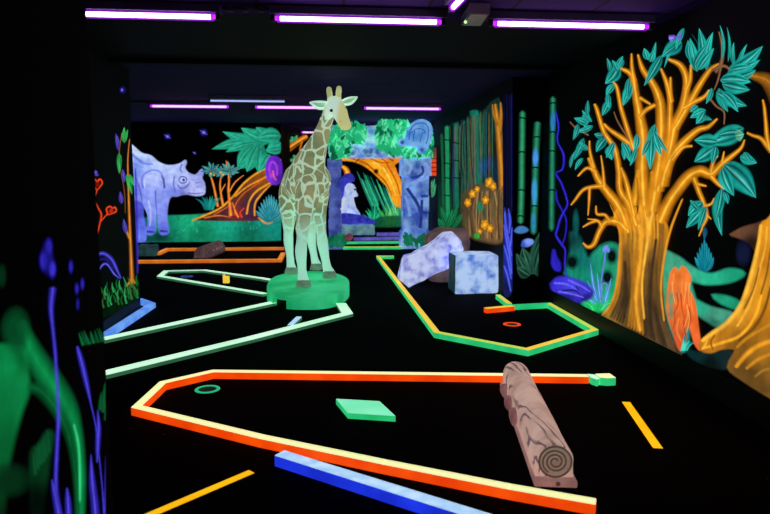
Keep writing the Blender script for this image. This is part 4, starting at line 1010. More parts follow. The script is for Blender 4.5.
branches([(711, 172), (714, 160), (718, 156)], [4, 2.6, 1.2]); branches([(722, 163), (724, 152)], [2.6, 1.2]); branches([(711, 176), (718, 184), (724, 189)], [4.4, 3, 1.6])
branches([(694, 178), (699, 192), (704, 204), (707, 216), (703, 226), (699, 236)], [4.4, 3.8, 3.4, 2.8, 2.2, 1.2]); branches([(704, 206), (711, 204), (714, 198)], [2.6, 2, 1]); branches([(706, 214), (711, 219)], [2, 1]); branches([(697, 184), (706, 186)], [3, 1.6])
branches([(626, 230), (618, 222), (606, 222), (599, 232), (594, 244), (588, 247), (583, 243)], [8, 6.6, 5, 4, 3.6, 2.8, 1.4]); branches([(602, 228), (598, 221), (590, 223), (583, 227)], [3, 2.6, 2.2, 1.2]); branches([(596, 220), (588, 219)], [2, 1]); branches([(610, 222), (605, 215), (597, 214), (596, 206)], [3, 2.6, 2.2, 1.2])
branches([(603, 186), (592, 187), (583, 190), (575, 200), (571, 205)], [4, 3, 2.6, 2, 1]); branches([(589.5, 188), (589, 202), (588, 215)], [2.4, 2, 1])
branches([(716, 72), (722, 60), (722, 46), (719, 32)], [4, 3.6, 2.6, 1.4], True); branches([(712, 70), (724, 66), (732, 72), (738, 80)], [3, 3, 2.4, 1.2], True); branches([(722, 62), (718, 80), (714, 90)], [2.6, 2, 1.2], True); branches([(708, 96), (716, 106), (724, 112), (724, 124)], [2.4, 2.2, 2, 1.4], True); branches([(588, 135), (576, 128), (570, 122)], [2, 2, 1.2], True)
def leaves(lst, label=None):
    for (a, b, w, *r) in lst: m.part('leaf').leaf(a, b, w, *(r if r else (TEAL, TEALD, TEALV)), raw=True, bend=random.uniform(-.08, .08))
leaves([((716, 74), (692, 34), 0.1), ((697, 72), (690, 38), 9), ((703, 68), (699, 28), 9), ((706, 70), (713, 32), 8), ((694, 66), (708, 44), 8), ((698, 70), (714, 48), 8), ((690, 60), (688, 40), 6)])
leaves([((722, 60), (720, 25), 3), ((728, 62), (727, 27), 2.4), ((734, 66), (734, 42), 4), ((738, 66), (747, 44), 3.6)])
leaves([((728, 72), (763, 46), 12), ((726, 76), (760, 60), 11), ((730, 70), (752, 66), 8), ((735, 78), (756, 70), 8)])
leaves([((720, 80), (751, 82), 12), ((722, 84), (750, 90), 12), ((719, 88), (728, 112), 8), ((716, 92), (747, 106), 11), ((712, 88), (706, 104), 5), ((722, 92), (738, 112), 9)])
leaves([((672, 38), (664, 68), 3), ((682, 42), (662, 56), 12), ((684, 28), (676, 50), 5), ((676, 46), (661, 58), 6)])
leaves([((662, 55), (644, 86), 8), ((652, 62), (656, 42), 4), ((648, 60), (644, 48), 6), ((650, 62), (654, 50), 6)])
leaves([((619, 66), (605, 84), 11), ((617, 68), (623, 56), 5), ((610, 72), (607, 58), 4), ((618, 72), (612, 60), 5), ((624, 60), (617, 70), 3)])
leaves([((631, 84), (623, 106), 8), ((629, 78), (628, 100), 5), ((614, 84), (606, 96), 6), ((610, 100), (602, 116), 7), ((608, 94), (609, 108), 5)])
leaves([((587, 112), (585, 128), 7), ((592, 122), (582, 110), 4), ((588, 124), (574, 118), 6), ((587, 116), (588, 100), 4), ((593, 126), (576, 132), 5)], )
leaves([((578, 124), (573, 140), 5), ((584, 138), (574, 160), 6), ((588, 150), (579, 142), 5), ((583, 158), (575, 170), 4), ((570, 168), (576, 150), 3)])
leaves([((606, 138), (596, 152), 8), ((609, 146), (612, 160), 8), ((603, 136), (594, 134), 5), ((614, 142), (606, 158), 6)])
leaves([((628, 144), (624, 160), 8), ((622, 142), (630, 162), 6), ((637, 134), (634, 152), 6), ((636, 148), (630, 166), 5)])
leaves([((655, 124), (646, 160), 9), ((653, 130), (662, 156), 8), ((652, 136), (650, 170), 8), ((656, 134), (668, 152), 5), ((650, 140), (642, 156), 6)])
leaves([((706, 110), (690, 118), 7), ((704, 112), (696, 124), 8), ((698, 106), (690, 112), 6), ((702, 118), (712, 120), 4)])
leaves([((744, 128), (706, 144), 16), ((740, 132), (716, 136), 10), ((718, 142), (694, 140), 12), ((714, 148), (694, 162), 12), ((716, 146), (712, 164), 7), ((735, 136), (744, 134), 10, '#6fd8b0', '#2a9a80', '#b8f8c0')])
leaves([((728, 162), (748, 182), 14), ((724, 164), (756, 198), 20), ((740, 156), (757, 163), 9), ((722, 168), (734, 196), 12), ((744, 152), (752, 164), 6)])
leaves([((704, 208), (686, 228), 10), ((703, 202), (688, 216), 10), ((699, 210), (690, 200), 6), ((706, 206), (698, 230), 6)])
leaves([((720, 190), (722, 236), 9), ((722, 188), (715, 222), 8), ((724, 192), (728, 204), 5), ((704, 226), (704, 240), 4, '#1a5a80', '#0e3a58', '#2a86a8')])
m.done()
m = Mural(WR, 'painted_violet_mark', 'small painted violet mark above the crown of the big orange tree').crop(660, 10, 4.282)
m.stroke([(40, 122), (64, 118)], [6, 5], '#7a66e0', '#a090ff', taper=False, soft=.6).stroke([(60, 118), (88, 112)], [2.4, 2.4], '#6a58d0', taper=False).stroke([(86, 98), (84, 128)], [2, 2], '#6a58d0', taper=False).done()

# ---- pier front: bamboo
def bamboo(plane, label, pts, w, nodes, col, core, hi=None, clampx=None):
    q = Mural(plane, 'painted_bamboo', label, group=None, clampx=clampx)
    q.part('cane')
    q.stroke(pts, [w]*len(pts), col, core, soft=.25, taper=False, raw=True)
    for x, y, rx, ry, c in (hi or []): q.blob((x, y), rx, ry, c, raw=True, alpha=.9)
    q.part('joint')
    for x, y in nodes: q.stroke([(x-w*.62, y+.8), (x, y-.3), (x+w*.62, y+1)], [1.6, 1.6, 1.6], '#04140e', taper=False, raw=True, sub=3)
    q.done()
bamboo(PF, 'painted green bamboo cane, leftmost of three on the dark pier', [(522.5, 113), (522, 150), (521.5, 190), (520.5, 222)], 7, [(522, 118), (522, 152), (521, 190), (520.5, 216)], '#0f4a30', '#32a06e')
bamboo(PF, 'painted bamboo cane with sky-blue glow, middle of three on the dark pier', [(537.5, 123), (536, 150), (535, 190), (533.5, 232)], 7.5, [(537, 137), (535.5, 167.5), (534.5, 206)], '#0e4632', '#2c9068', [(535.5, 158, 3.4, 12, '#4a8ee6'), (534.5, 192, 3.4, 17, '#3f9ad8'), (533.5, 222, 3, 12, '#2f86b8')])
bamboo(WR, 'painted green bamboo cane, rightmost of three, next to the violet vine', [(553, 99), (552.5, 140), (552, 180), (551.5, 228)], 6.6, [(553, 103), (552.5, 132), (552, 151), (552, 190)], '#0c4030', '#28906a', [(553, 122, 3, 12, '#2a7ac0')], clampx=(545.5, 600))
q = Mural(PF, 'painted_broadleaf_plant', 'painted dark green broad-leaf plant at the foot of the bamboo canes', clampx=(513.8, 543)).crop(500, 190, 3.954)
for a, b, w in (((122, 335), (88, 226), 10), ((128, 335), (184, 126), 10), ((110, 338), (64, 250), 7), ((140, 338), (168, 190), 8), ((118, 340), (66, 305), 8), ((150, 345), (172, 250), 7)):
    q.part('leaf').leaf(a, b, w*1.35, '#28604c', '#0a1e18', '#4a8a6e')
q.done()
q = Mural(PF, 'painted_mushrooms', 'two small painted pale blue mushroom caps low on the dark pier').crop(500, 190, 3.954)
q.part('cap').fill([(58, 162), (72, 148), (92, 146), (110, 158), (92, 168), (70, 168)], '#3f74b0', soft=1.5)
q.part('cap').fill([(86, 222), (90, 205), (106, 196), (126, 198), (130, 208), (110, 222)], [(90, 215, '#3a52c0'), (110, 204, '#7a9af0')], soft=1.5).done()
q = Mural(WRR, 'painted_blue_fern', 'painted violet-blue spiky plant on the narrow side of the dark pier', clampx=(503.2, 512.6)).crop(500, 190, 3.954)
q.part('haze').fill([(16, 130), (28, 90), (48, 160), (50, 330), (46, 400), (16, 400)], [(30, 150, '#1a1c80'), (36, 300, '#1e2a90'), (30, 390, '#141c50')], soft=2)
q.part('blade')
for a in ([(18, 70), (22, 130), (34, 200), (46, 260)], [(34, 75), (40, 120), (36, 170)], [(16, 140), (28, 210), (40, 270), (46, 330)], [(16, 220), (30, 270), (44, 350)], [(48, 150), (44, 200), (36, 240)], [(16, 300), (30, 340), (42, 400)]):
    q.stroke(a, [1.4, 2.6, 2.4, 1.4], '#4a58ee', '#8a9cff', soft=.9)
q.done()
q = Mural(WRR, 'painted_indigo_reeds', 'painted faint indigo stems rising above the violet-blue spiky plant', clampx=(503.2, 512.6))
for x, c in ((504.5, '#0c0a30'), (507, '#12103c'), (509.5, '#0c1230'), (511.5, '#161668')): q.stroke([(x, 96), (x+.3, 150), (x, 210)], [1.6, 1.8, 1.4], c, raw=True, soft=1)
q.done()

# ---- right rear wall: bamboo thicket
m = Mural(WRR, 'painted_bamboo_thicket', 'painted dim bamboo thicket and hanging vines on the right rear wall', clampx=(438, 503)).crop(420, 90, 3.427)
m.part('haze').fill([(62, 180), (120, 130), (200, 90), (284, 50), (284, 470), (200, 500), (110, 480), (62, 470)], [(80, 250, '#06140f'), (150, 250, '#0c2a20'), (200, 180, '#0d3c32'), (240, 280, '#122a3c'), (270, 200, '#1c1a10'), (200, 420, '#2a2418'), (90, 420, '#0c3a24')], soft=2)
m.part('cane')
for p, w, c in (([(92, 128), (94, 230), (94, 330), (96, 440)], 4.4, '#1f8a5a'), ([(123, 116), (124, 200), (124, 300), (126, 400)], 4.6, '#126a50'), ([(74, 155), (78, 280), (80, 430)], 2.6, '#12583a'), ([(186, 72), (190, 150), (194, 240), (198, 320)], 9, '#0f6a58'), ([(196, 80), (204, 170), (206, 260)], 4, '#17806a'), ([(150, 110), (154, 250), (158, 380)], 3, '#1a5a48'), ([(164, 100), (168, 240), (166, 360)], 2.4, '#2a5a3c')):
    m.stroke(p, [w]*len(p), c, soft=.4, taper=False)
m.part('vine')
for i in range(58):
    x = random.uniform(100, 282); t = (x-100)/182; y0 = 120-70*t+random.uniform(0, 20); y1 = random.uniform(260, 420)
    m.stroke([(x, y0), (x+random.uniform(-5, 5), (y0+y1)/2), (x+random.uniform(-5, 5), y1)], [.8, 1.1, .6], random.choice(['#06140e', '#0a0806', '#5a4a2c', '#2f6a4a', '#6e5230', '#1f5a5c', '#24406a', '#7a5a34', '#3a5a3a']), soft=.9)
m.part('blue_glow').blob((215, 265), 5, 12, '#1f4a90', alpha=.5).blob((238, 250), 4, 10, '#20408a', alpha=.4)
m.part('leaf')
for a, b in (((96, 470), (70, 400)), ((100, 470), (130, 390)), ((92, 472), (110, 410)), ((110, 472), (150, 420)), ((84, 472), (60, 440))): m.part('leaf').leaf(a, b, 5, '#16804c', '#0a3a24', '#2aa868')
m.part('cane_joint')
for x, ys_ in ((93, (170, 250, 300, 360)), (124, (180, 240, 300))):
    for y in ys_: m.stroke([(x-9, y), (x+9, y+3)], [1.2, 1.2], '#03100a', taper=False, sub=2)
m.done()
m = Mural(WRR, 'painted_dead_tree', 'painted narrow amber tree trunk with forked top, right end of the bamboo thicket', clampx=(438, 503)).crop(420, 90, 3.427)
m.part('trunk').stroke([(284, 350), (278, 260), (272, 180), (266, 110), (258, 50)], [8, 6.5, 6, 5.4, 3], '#a86a1e', '#d8902c', soft=.5).stroke([(272, 140), (278, 90), (276, 44)], [4, 3, 1.6], '#b8741e', soft=.6).stroke([(266, 120), (252, 80), (248, 50)], [3, 2.6, 1.4], '#a0641c', soft=.6)
m.part('roots').bundle([(284, 330), (262, 390), (200, 500)], [(290, 340), (286, 420), (282, 510)], 10, ['#8a6238', '#5c4028', '#a87a48', '#3a2a1c', '#946c3c'], 3).done()
m = Mural(WRR, 'painted_yellow_blossoms', 'painted cluster of amber-yellow blossoms among brown roots on the right rear wall', clampx=(438, 503)).crop(420, 90, 3.427)
m.part('roots').fill([(150, 360), (200, 330), (250, 340), (284, 380), (286, 505), (230, 515), (160, 480)], [(170, 400, '#4a3a26'), (230, 400, '#6a5434'), (260, 470, '#7a5a38'), (190, 470, '#5a4830'), (215, 410, '#1f4a38')], soft=4)
m.bundle([(170, 350), (165, 420), (170, 500)], [(280, 350), (278, 430), (284, 510)], 14, ['#8a6a40', '#4a3420', '#7a5a38', '#a07a4c'], 1.8, jit=.6)
for i, (x, y, r) in enumerate(((238, 318, 5), (225, 378, 4), (180, 356, 4), (164, 386, 4), (222, 462, 5), (240, 474, 4), (205, 486, 3), (196, 340, 3), (250, 330, 4))):
    m.part('blossom')
    for k in range(5): a = 2*PI*k/5+i; m.blob((x+r*1.6*math.cos(a), y+r*1.9*math.sin(a)), r*.62, r*.8, '#d8901c', '#8a5410')
    m.blob((x, y), r*.6, r*.7, '#ffc030', '#d8901c')
m.part('moss').blob((195, 500), 5, 5, '#3f9a3c', '#1f5a24').blob((205, 400), 4, 6, '#1f7a5a').done()
q = Mural(WRR, 'painted_red_bricks', 'painted patch of orange-red bricks right of the arch pillar', clampx=(431, 437.5)).crop(320, 110, 5.708)
q.fill([(630, 215), (662, 215), (662, 375), (630, 375)], [(640, 230, '#4a3a40'), (645, 300, '#e8502c'), (645, 350, '#d84424'), (640, 260, '#7a4030')], smooth=False, soft=.8)
for y in (276, 300, 326, 350): q.stroke([(628, y), (664, y+2)], [1, 1], '#3a1410', taper=False, sub=2)
q.done()
q = Mural(WRR, 'painted_leaf_sprig', 'small painted pale green leaf sprig under the orange-red bricks', clampx=(431, 437.8)).crop(320, 110, 5.708)
for a, b in (((635, 480), (655, 390)), ((632, 470), (640, 400)), ((640, 490), (662, 420)), ((636, 500), (658, 460))): q.part('leaf').leaf(a, b, 2.6, '#3fb07a', '#124a34', '#8ae0b0')
q.done()

# ---- left back wall: rhinoceros scene
m = Mural(BL, 'painted_grass_bank', 'painted teal-green grass bank along the foot of the rhinoceros mural', clampx=(120, 281))
m.part('bank').fill([(128, 224), (150, 217), (175, 216), (200, 215), (225, 213), (255, 215), (283, 214), (283, 239.5), (128, 240.5)], [(140, 232, '#0c3040'), (160, 225, '#149070'), (190, 221, '#1aa878'), (225, 219, '#1aa888'), (265, 221, '#148a7c'), (200, 233, '#0f7a54'), (250, 233, '#0e6850'), (160, 236, '#093a34')], soft=1.5, raw=True, sub=3)
m.part('grass')
for i in range(60):
    x = random.uniform(150, 279); y = random.uniform(216, 232); m.stroke([(x, y), (x+random.uniform(-2, 2), y-random.uniform(2, 4))], [1.4, .5], random.choice(['#1fa878', '#17906a', '#0f7058', '#2ab890']), raw=True, sub=2, soft=.8)
m.done()
m = Mural(BL, 'painted_rhinoceros', 'painted pale lavender rhinoceros facing right on the left back wall').crop(120, 140, 3.954)
m.part('body')
m.fill([(10, 0), (50, 22), (85, 52), (122, 62), (150, 86), (185, 100), (216, 99), (240, 92), (258, 80), (262, 92), (256, 108), (264, 124), (278, 134), (300, 138), (322, 116), (330, 128), (324, 150), (334, 172), (336, 205), (326, 217), (300, 220), (262, 214), (226, 222), (200, 226), (188, 262), (186, 310), (192, 366), (160, 372), (152, 330), (148, 290), (142, 300), (138, 366), (104, 372), (112, 320), (108, 290), (94, 262), (84, 250), (40, 262), (10, 250)],
       [(50, 40, '#cfe2ff'), (90, 65, '#c4d8ff'), (150, 100, '#bcd0ff'), (60, 110, '#5c7ae6'), (80, 80, '#86a0f6'), (120, 160, '#b8c6ff'), (100, 200, '#8c9af8'), (70, 200, '#5a66d8'), (200, 130, '#b4c6ff'), (240, 170, '#bcc8ff'), (300, 190, '#c6ccfc'), (320, 170, '#98a0e8'), (250, 210, '#6e74cc'), (200, 200, '#6e80e6'), (130, 290, '#8a9cf4'), (120, 350, '#5a6ce0'), (170, 300, '#7888ec'), (175, 355, '#5a68d8'), (20, 150, '#7088e8'), (325, 125, '#8a94e0')], soft=.9, sub=3)
m.fill([(30, 240), (86, 250), (92, 300), (102, 345), (100, 398), (66, 400), (58, 340), (36, 300)], [(70, 270, '#4c56cc'), (85, 330, '#5a6ae0'), (80, 390, '#6a80f0'), (50, 300, '#2c329a')], soft=1)
for p, w, c in (([(92, 190), (86, 160), (96, 135), (125, 120), (155, 124), (172, 150), (176, 190)], 2, '#5a64d4'), ([(100, 190), (96, 165), (108, 145), (135, 136)], 1.4, '#c8d4ff'), ([(176, 190), (172, 160), (162, 140)], 2.4, '#2a2c90'), ([(215, 145), (212, 180), (222, 210)], 1.6, '#4048b0'), ([(140, 200), (142, 250), (146, 290)], 1.8, '#4a56cc'), ([(112, 240), (122, 290), (118, 340)], 2, '#bcc8ff'), ([(62, 150), (80, 200), (88, 250)], 2, '#4450c0'), ([(270, 210), (300, 212), (330, 208)], 1.4, '#3c40a0'), ([(245, 95), (238, 115), (246, 128)], 1.6, '#3a40a8'), ([(300, 170), (320, 168)], 1.2, '#5058b8'), ([(302, 186), (322, 184)], 1.2, '#5058b8'), ([(40, 50), (90, 90), (130, 95)], 3, '#4f6ad8')):
    m.stroke(p, w, c, soft=.9, alpha=.85)
for y in (360, 364): m.part('toe').stroke([(108, y), (136, y+2)], 1.6, '#2c3490'); m.part('toe').stroke([(160, y-2), (188, y)], 1.6, '#2c3490')
m.part('eye').stroke([(232, 160), (240, 146), (256, 146), (264, 156), (258, 168), (242, 170), (232, 160)], 1.2, '#3a3ea8').blob((252, 158), 1.8, 1.8, '#15184c')
m.stroke([(228, 176), (236, 188), (250, 190), (268, 180), (276, 164)], 1.2, '#4a50b4').done()
m = Mural(BL, 'painted_blue_stone', 'painted dim blue stone at the rhinoceros feet').crop(120, 140, 3.954)
m.fill([(66, 418), (84, 406), (120, 406), (136, 416), (120, 428), (80, 430)], [(90, 412, '#3a62a8'), (125, 418, '#26406c')], soft=1.5).done()
for (x, y, r), lb in zip(((167.5, 136.5, 2.4), (203.7, 132.5, 2.8), (194.5, 153, 1.2)), ('painted violet star above the rhinoceros back', 'painted violet star, brightest one right of the rhinoceros back', 'tiny faint painted star above the rhinoceros horn')):
    q = Mural(BL, 'painted_star', lb, group='stars on the left back wall'); q.blob((x, y), r*1.6, r*1.6, '#241c78', raw=True, alpha=.8).blob((x, y), r*.7, r*.6, '#8a80ff', raw=True)
    q.stroke([(x-r, y-r*.6), (x+r, y+r*.6)], [.6, .9, .6], '#6a60e8', raw=True, sub=2).done()
m = Mural(BL, 'painted_root', 'painted giant orange-edged root arching across the left back wall', clampx=(190, 281)).crop(200, 110, 4.283)
m.part('wood').fill([(-30, 470), (20, 452), (80, 425), (130, 385), (180, 325), (250, 270), (310, 242), (348, 215), (350, 282), (302, 322), (256, 372), (234, 440), (262, 470), (120, 474)], [(40, 458, '#3a1c20'), (120, 420, '#4a2430'), (180, 360, '#5a3020'), (250, 290, '#8a4a18'), (320, 250, '#a85c18'), (200, 440, '#3a2040'), (160, 440, '#7a2c2c'), (230, 400, '#2c1a34')], soft=1.2, sub=3)
m.part('edge')
for p, w, c in (([(-30, 472), (30, 448), (90, 418), (140, 372), (190, 312), (255, 264), (320, 236), (350, 212)], 2.2, OR), ([(150, 370), (200, 330), (260, 298), (310, 270)], 1.6, '#f0952a'), ([(200, 445), (212, 390), (240, 350), (290, 318), (345, 290)], 2.2, OR), ([(234, 452), (236, 400), (262, 362), (300, 322)], 1.8, '#f6a030'), ([(150, 450), (150, 410), (185, 360), (240, 320), (290, 285)], 1.6, '#c85a20'), ([(165, 460), (152, 436), (140, 400)], 2.4, '#ff5a20'), ([(180, 460), (172, 440), (190, 420)], 2, '#e8401c'), ([(250, 462), (285, 486), (310, 480)], 1.6, '#e89030'), ([(20, 462), (80, 452), (130, 460)], 1.4, '#e0782a'), ([(60, 448), (110, 420), (140, 395)], 1.2, '#d06a24')):
    m.stroke(p, w, c, ORC if w > 2 else None, soft=.7)
m.done()
m = Mural(BL, 'painted_palms', 'painted group of three thin orange palm stems with pale teal crowns').crop(200, 110, 4.283)
for p, w in (([(76, 412), (66, 360), (56, 315), (46, 285)], [3, 2.2, 2, 1.4]), ([(98, 406), (90, 360), (86, 320), (90, 285)], [3, 2, 1.8, 1.2]), ([(132, 452), (126, 390), (122, 340), (124, 290), (112, 220)], [4, 2.8, 2.4, 2, 1]), ([(126, 350), (150, 310), (186, 280)], [1.6, 1.4, .8]), ([(90, 350), (108, 318)], [1.4, .8])):
    m.part('stem').stroke(p, w, '#e87a24', '#ffa850', soft=.6)
m.part('crown')
for cx_, cy_, n, r in ((52, 262, 12, 12), (92, 270, 8, 9), (126, 262, 12, 12)):
    for i in range(n):
        a = 2*PI*i/n+random.uniform(-.2, .2); m.leaf((cx_, cy_), (cx_+r*4.28*math.cos(a)*random.uniform(.6, 1.1), cy_+r*3.2*math.sin(a)*random.uniform(.6, 1)-6), 3, random.choice(['#2f9aa0', '#57b8ac', '#1f7a88']), '#0f4a54', '#b4e8d0')
m.part('fruit')
for x, y in ((46, 272), (60, 278), (98, 278), (88, 268)): m.blob((x, y), 1.4, 1.4, '#e8a83c')
m.part('bush').tuft((40, 425), 11, 17, 11, ['#127a78', '#1c9a90', '#0f6068'], 2.6).done()
m = Mural(BL, 'painted_big_leaves', 'painted cluster of large teal leaves on the left back wall, left of the giraffe', clampx=(190, 281)).crop(200, 110, 4.283)
LT = ('#26b08c', '#14806a', '#4cd8b0')
for a, b, w, bd in (((300, 130), (96, 92), 11, -.08), ((310, 132), (176, 76), 13, -.08), ((290, 130), (240, 74), 11, .05), ((270, 150), (50, 168), 11, .08), ((240, 140), (110, 180), 8, .05), ((350, 112), (240, 124), 13, .08), ((350, 140), (285, 180), 13, 0), ((350, 165), (280, 172), 9, 0), ((272, 140), (166, 252), 15, -.05), ((250, 150), (200, 265), 15, 0), ((262, 160), (250, 268), 13, 0), ((230, 150), (160, 250), 9, .1), ((300, 190), (255, 262), 12, 0)):
    m.part('leaf').leaf(a, b, w, *LT, bend=bd)
m.done()
m = Mural(BL, 'painted_purple_bloom', 'painted oval purple bloom with pink centre at the end of the giant root').crop(200, 110, 4.283)
m.part('petal').fill([(282, 240), (296, 205), (322, 198), (344, 215), (351, 250), (349, 295), (332, 318), (306, 314), (286, 285)], [(300, 225, '#6a2ac8'), (335, 220, '#5a20b0'), (340, 290, '#4a1c98'), (300, 290, '#7a34d8')], soft=1.2)
m.part('centre').stroke([(306, 290), (296, 250), (310, 222), (328, 240), (330, 280)], [2, 3, 2.4, 2.6, 1.6], '#a83ae0', '#e060e8', soft=.9).stroke([(312, 260), (316, 285), (326, 300)], [2.2, 2.4, 1.4], '#e85a9a', '#ff8ab0', soft=.9).done()
m = Mural(BL, 'painted_teal_agave', 'painted pale teal agave plant behind the giraffe legs', clampx=(190, 281)).crop(200, 110, 4.283)
for i in range(12):
    t = i/11*2-1; m.leaf((304, 478), (300+t*62, 360+abs(t)**1.5*70), 4.5, '#2fa0b0', '#15606c', '#8fe6f0', bend=.06*t)
m.done()
# alcove back wall
m = Mural(AB, 'painted_branch', 'painted orange branch with small green leaves just left of the giraffe neck').crop(270, 80, 4.67)
m.part('wood').stroke([(50, 352), (90, 318), (130, 288), (172, 262)], [7, 6.4, 6, 5], '#c06818', '#ffa838', soft=.5).stroke([(60, 350), (110, 310), (160, 278)], [1.4, 1.4, 1], '#5a2c10', soft=.8).stroke([(150, 285), (140, 330), (150, 360)], [2, 1.6, 1], '#c86a20')
m.part('leaf')
for a, b in (((110, 285), (100, 262)), ((112, 285), (128, 258)), ((105, 290), (92, 280)), ((120, 372), (85, 378)), ((122, 368), (108, 350)), ((120, 376), (104, 392)), ((124, 370), (132, 350))): m.part('leaf').leaf(a, b, 3.4, '#3fb878', '#145a3c', '#9af0c0')
m.part('red_bud').blob((90, 240), 2, 3, '#a83a2c').done()
m = Mural(AB, 'painted_orange_root', 'painted twisting yellow-orange tree root seen through the arch').crop(320, 110, 5.708)
m.part('wood')
m.fill([(108, 286), (130, 255), (160, 236), (230, 238), (300, 232), (370, 240), (440, 262), (470, 290), (440, 300), (424, 322), (446, 372), (468, 430), (482, 500), (470, 560), (430, 545), (404, 500), (384, 440), (340, 392), (292, 345), (240, 312), (180, 290)],
       [(140, 260, '#f09a1c'), (210, 262, '#ffb022'), (300, 262, '#f8a41c'), (400, 262, '#e88a18'), (300, 320, '#ffb424'), (370, 360, '#f6a41c'), (410, 420, '#ffae20'), (450, 480, '#f09a1c'), (240, 300, '#c8701a'), (400, 310, '#d87a18')], soft=1, sub=3)
m.part('grain')
for p, w, c in (([(150, 268), (210, 285), (270, 310), (330, 365), (380, 420), (410, 490)], 1.6, '#a83c10'), ([(230, 252), (300, 282), (350, 300), (400, 300)], 1.4, '#b8480f'), ([(330, 262), (370, 290), (400, 340), (440, 420), (460, 500)], 1.6, '#b04010'), ([(200, 300), (230, 275), (250, 280)], 1.4, '#6a2408'), ([(300, 300), (330, 310), (350, 340)], 1.2, '#ffd860'), ([(360, 330), (400, 400), (430, 480)], 1.6, '#ffd860'), ([(160, 250), (240, 258), (300, 255)], 1.4, '#ffd650'), ([(430, 330), (440, 370), (466, 430)], 1.4, '#ff7a1c'), ([(420, 290), (400, 280), (370, 255)], 1.6, '#8a300c'), ([(270, 330), (300, 340), (340, 390)], 1.4, '#d85a12')):
    m.stroke(p, w, c, soft=.8)
m.part('knot_hole').blob((320, 350), 3.2, 3.4, '#120a06', '#5a240a').done()
m = Mural(AB, 'painted_crescent', 'painted small orange crescent at the left pillar of the arch').crop(320, 110, 5.708)
m.stroke([(112, 318), (142, 332), (156, 360), (146, 392), (122, 410)], [2, 4.4, 5.4, 4, 1.4], '#f08a1c', '#ffc040', soft=.5).done()
m = Mural(AB, 'painted_spear_grass', 'painted teal-green spear grass behind the ape statue').crop(325, 160, 5.138)
m.part('spear')
for i in range(26):
    x = random.uniform(165, 330); y0 = 60+(x-165)*.55+random.uniform(-15, 35); L_ = random.uniform(120, 190)
    m.stroke([(x+L_*.42, y0+L_), (x+L_*.2, y0+L_*.5), (x, y0)], [2, 1.5, .5], random.choice(['#1c8a68', '#2fc08a', '#127058', '#4fd8a0', '#168070']), soft=.8)
m.part('tuft')
for x, c in ((250, ['#159068', '#2fc890']), (320, ['#3fae4c', '#7ac84c', '#1f8a4c']), (370, ['#2a9a6c', '#5ad890', '#8ad060']), (395, ['#1c8a68', '#3fb878'])): m.tuft((x, 330), 12, 22, 9, c, 1.8)
m.part('undergrowth').fill([(230, 322), (280, 300), (340, 290), (400, 296), (410, 335), (232, 338)], [(260, 315, '#0c4a34'), (340, 310, '#1a5a30'), (390, 315, '#145a40')], soft=2).done()

# ---- left middle partition
m = Mural(WM, 'painted_vine_tree', 'painted slim orange tree with green and violet leaves on the left partition', clampx=(60, 139)).crop(80, 110, 2.343)
m.part('trunk').stroke([(122, 408), (120, 350), (117, 280), (114, 200), (112, 120), (116, 70)], [5, 3.6, 3, 2.4, 1.6, .9], '#b0601c', '#f0a040', soft=.6)
for p in ([(122, 395), (110, 412), (100, 425)], [(123, 398), (132, 412), (138, 425)], [(120, 400), (118, 428)], [(116, 300), (108, 280), (104, 262)], [(124, 400), (126, 430)]): m.stroke(p, [2.8, 2, 1], '#c8862c', soft=.7)
m.part('vine').stroke([(98, 55), (92, 100), (95, 140), (104, 190), (106, 240)], [1, 1.2, 1, 1, .8], '#7a4a20').stroke([(130, 140), (132, 220), (134, 300), (135, 380)], [1.6, 2.4, 2.6, 2], '#3a2ab0', '#5a4ae0', soft=1)
m.part('green_leaf')
for a, b, w in (((101, 75), (104, 40), 3.4), ((103, 78), (112, 45), 3), ((92, 100), (92, 150), 4.4), ((96, 105), (88, 130), 3), ((112, 160), (122, 198), 4), ((116, 150), (126, 178), 3), ((110, 150), (116, 185), 3)): m.part('green_leaf').leaf(a, b, w, '#2fc05c', '#12702e', '#7af098')
m.part('violet_leaf')
for a, b, w in (((90, 95), (84, 55), 3), ((92, 85), (88, 60), 2), ((104, 170), (100, 138), 3.4), ((98, 220), (94, 190), 4), ((108, 290), (102, 255), 4)): m.part('violet_leaf').leaf(a, b, w, '#5548c8', '#2c2488', '#8a80f0')
m.done()
m = Mural(WM, 'painted_red_flowers', 'painted red heart-shaped flowers on a curling stem on the left partition', clampx=(60, 139)).crop(80, 110, 2.343)
m.part('stem').stroke([(38, 300), (46, 268), (50, 245), (42, 228), (34, 210), (40, 188)], [1.6, 1.8, 2, 1.8, 1.8, 1.6], '#d83818', '#ff5a2c', soft=.7).stroke([(48, 262), (60, 248), (66, 242)], [1.6, 1.4, 1.2], '#d83818', '#ff5a2c')
m.part('flower').stroke([(40, 188), (28, 172), (34, 162), (40, 168), (47, 162), (52, 172), (40, 188)], 2, '#e03818', '#ff6030', soft=.7).blob((40, 174), 3, 3.6, '#7a1408')
m.part('flower').stroke([(66, 246), (62, 232), (70, 226), (76, 230), (82, 228), (84, 238), (66, 246)], 2, '#e03818', '#ff6030', soft=.7).blob((73, 237), 3, 3, '#b02a10')
m.part('violet_bud').blob((33, 146), 4, 2.4, '#6a62e0', alpha=.9).blob((38, 152), 3, 1.6, '#4a42b8').done()
m = Mural(WM, 'painted_violet_arches', 'painted pair of violet bent leaves above the grass on the left partition', clampx=(60, 139)).crop(80, 110, 2.343)
m.part('blade').stroke([(36, 342), (54, 336), (74, 350), (88, 378), (96, 394)], [3.4, 4, 4, 3, 1.2], '#3a36b8', '#6a66f0', soft=.7)
m.part('blade').stroke([(38, 385), (52, 364), (64, 362), (80, 384), (92, 394)], [1.6, 2.2, 2.4, 2, 1], '#4a46c8', '#7a76ff', soft=.7)
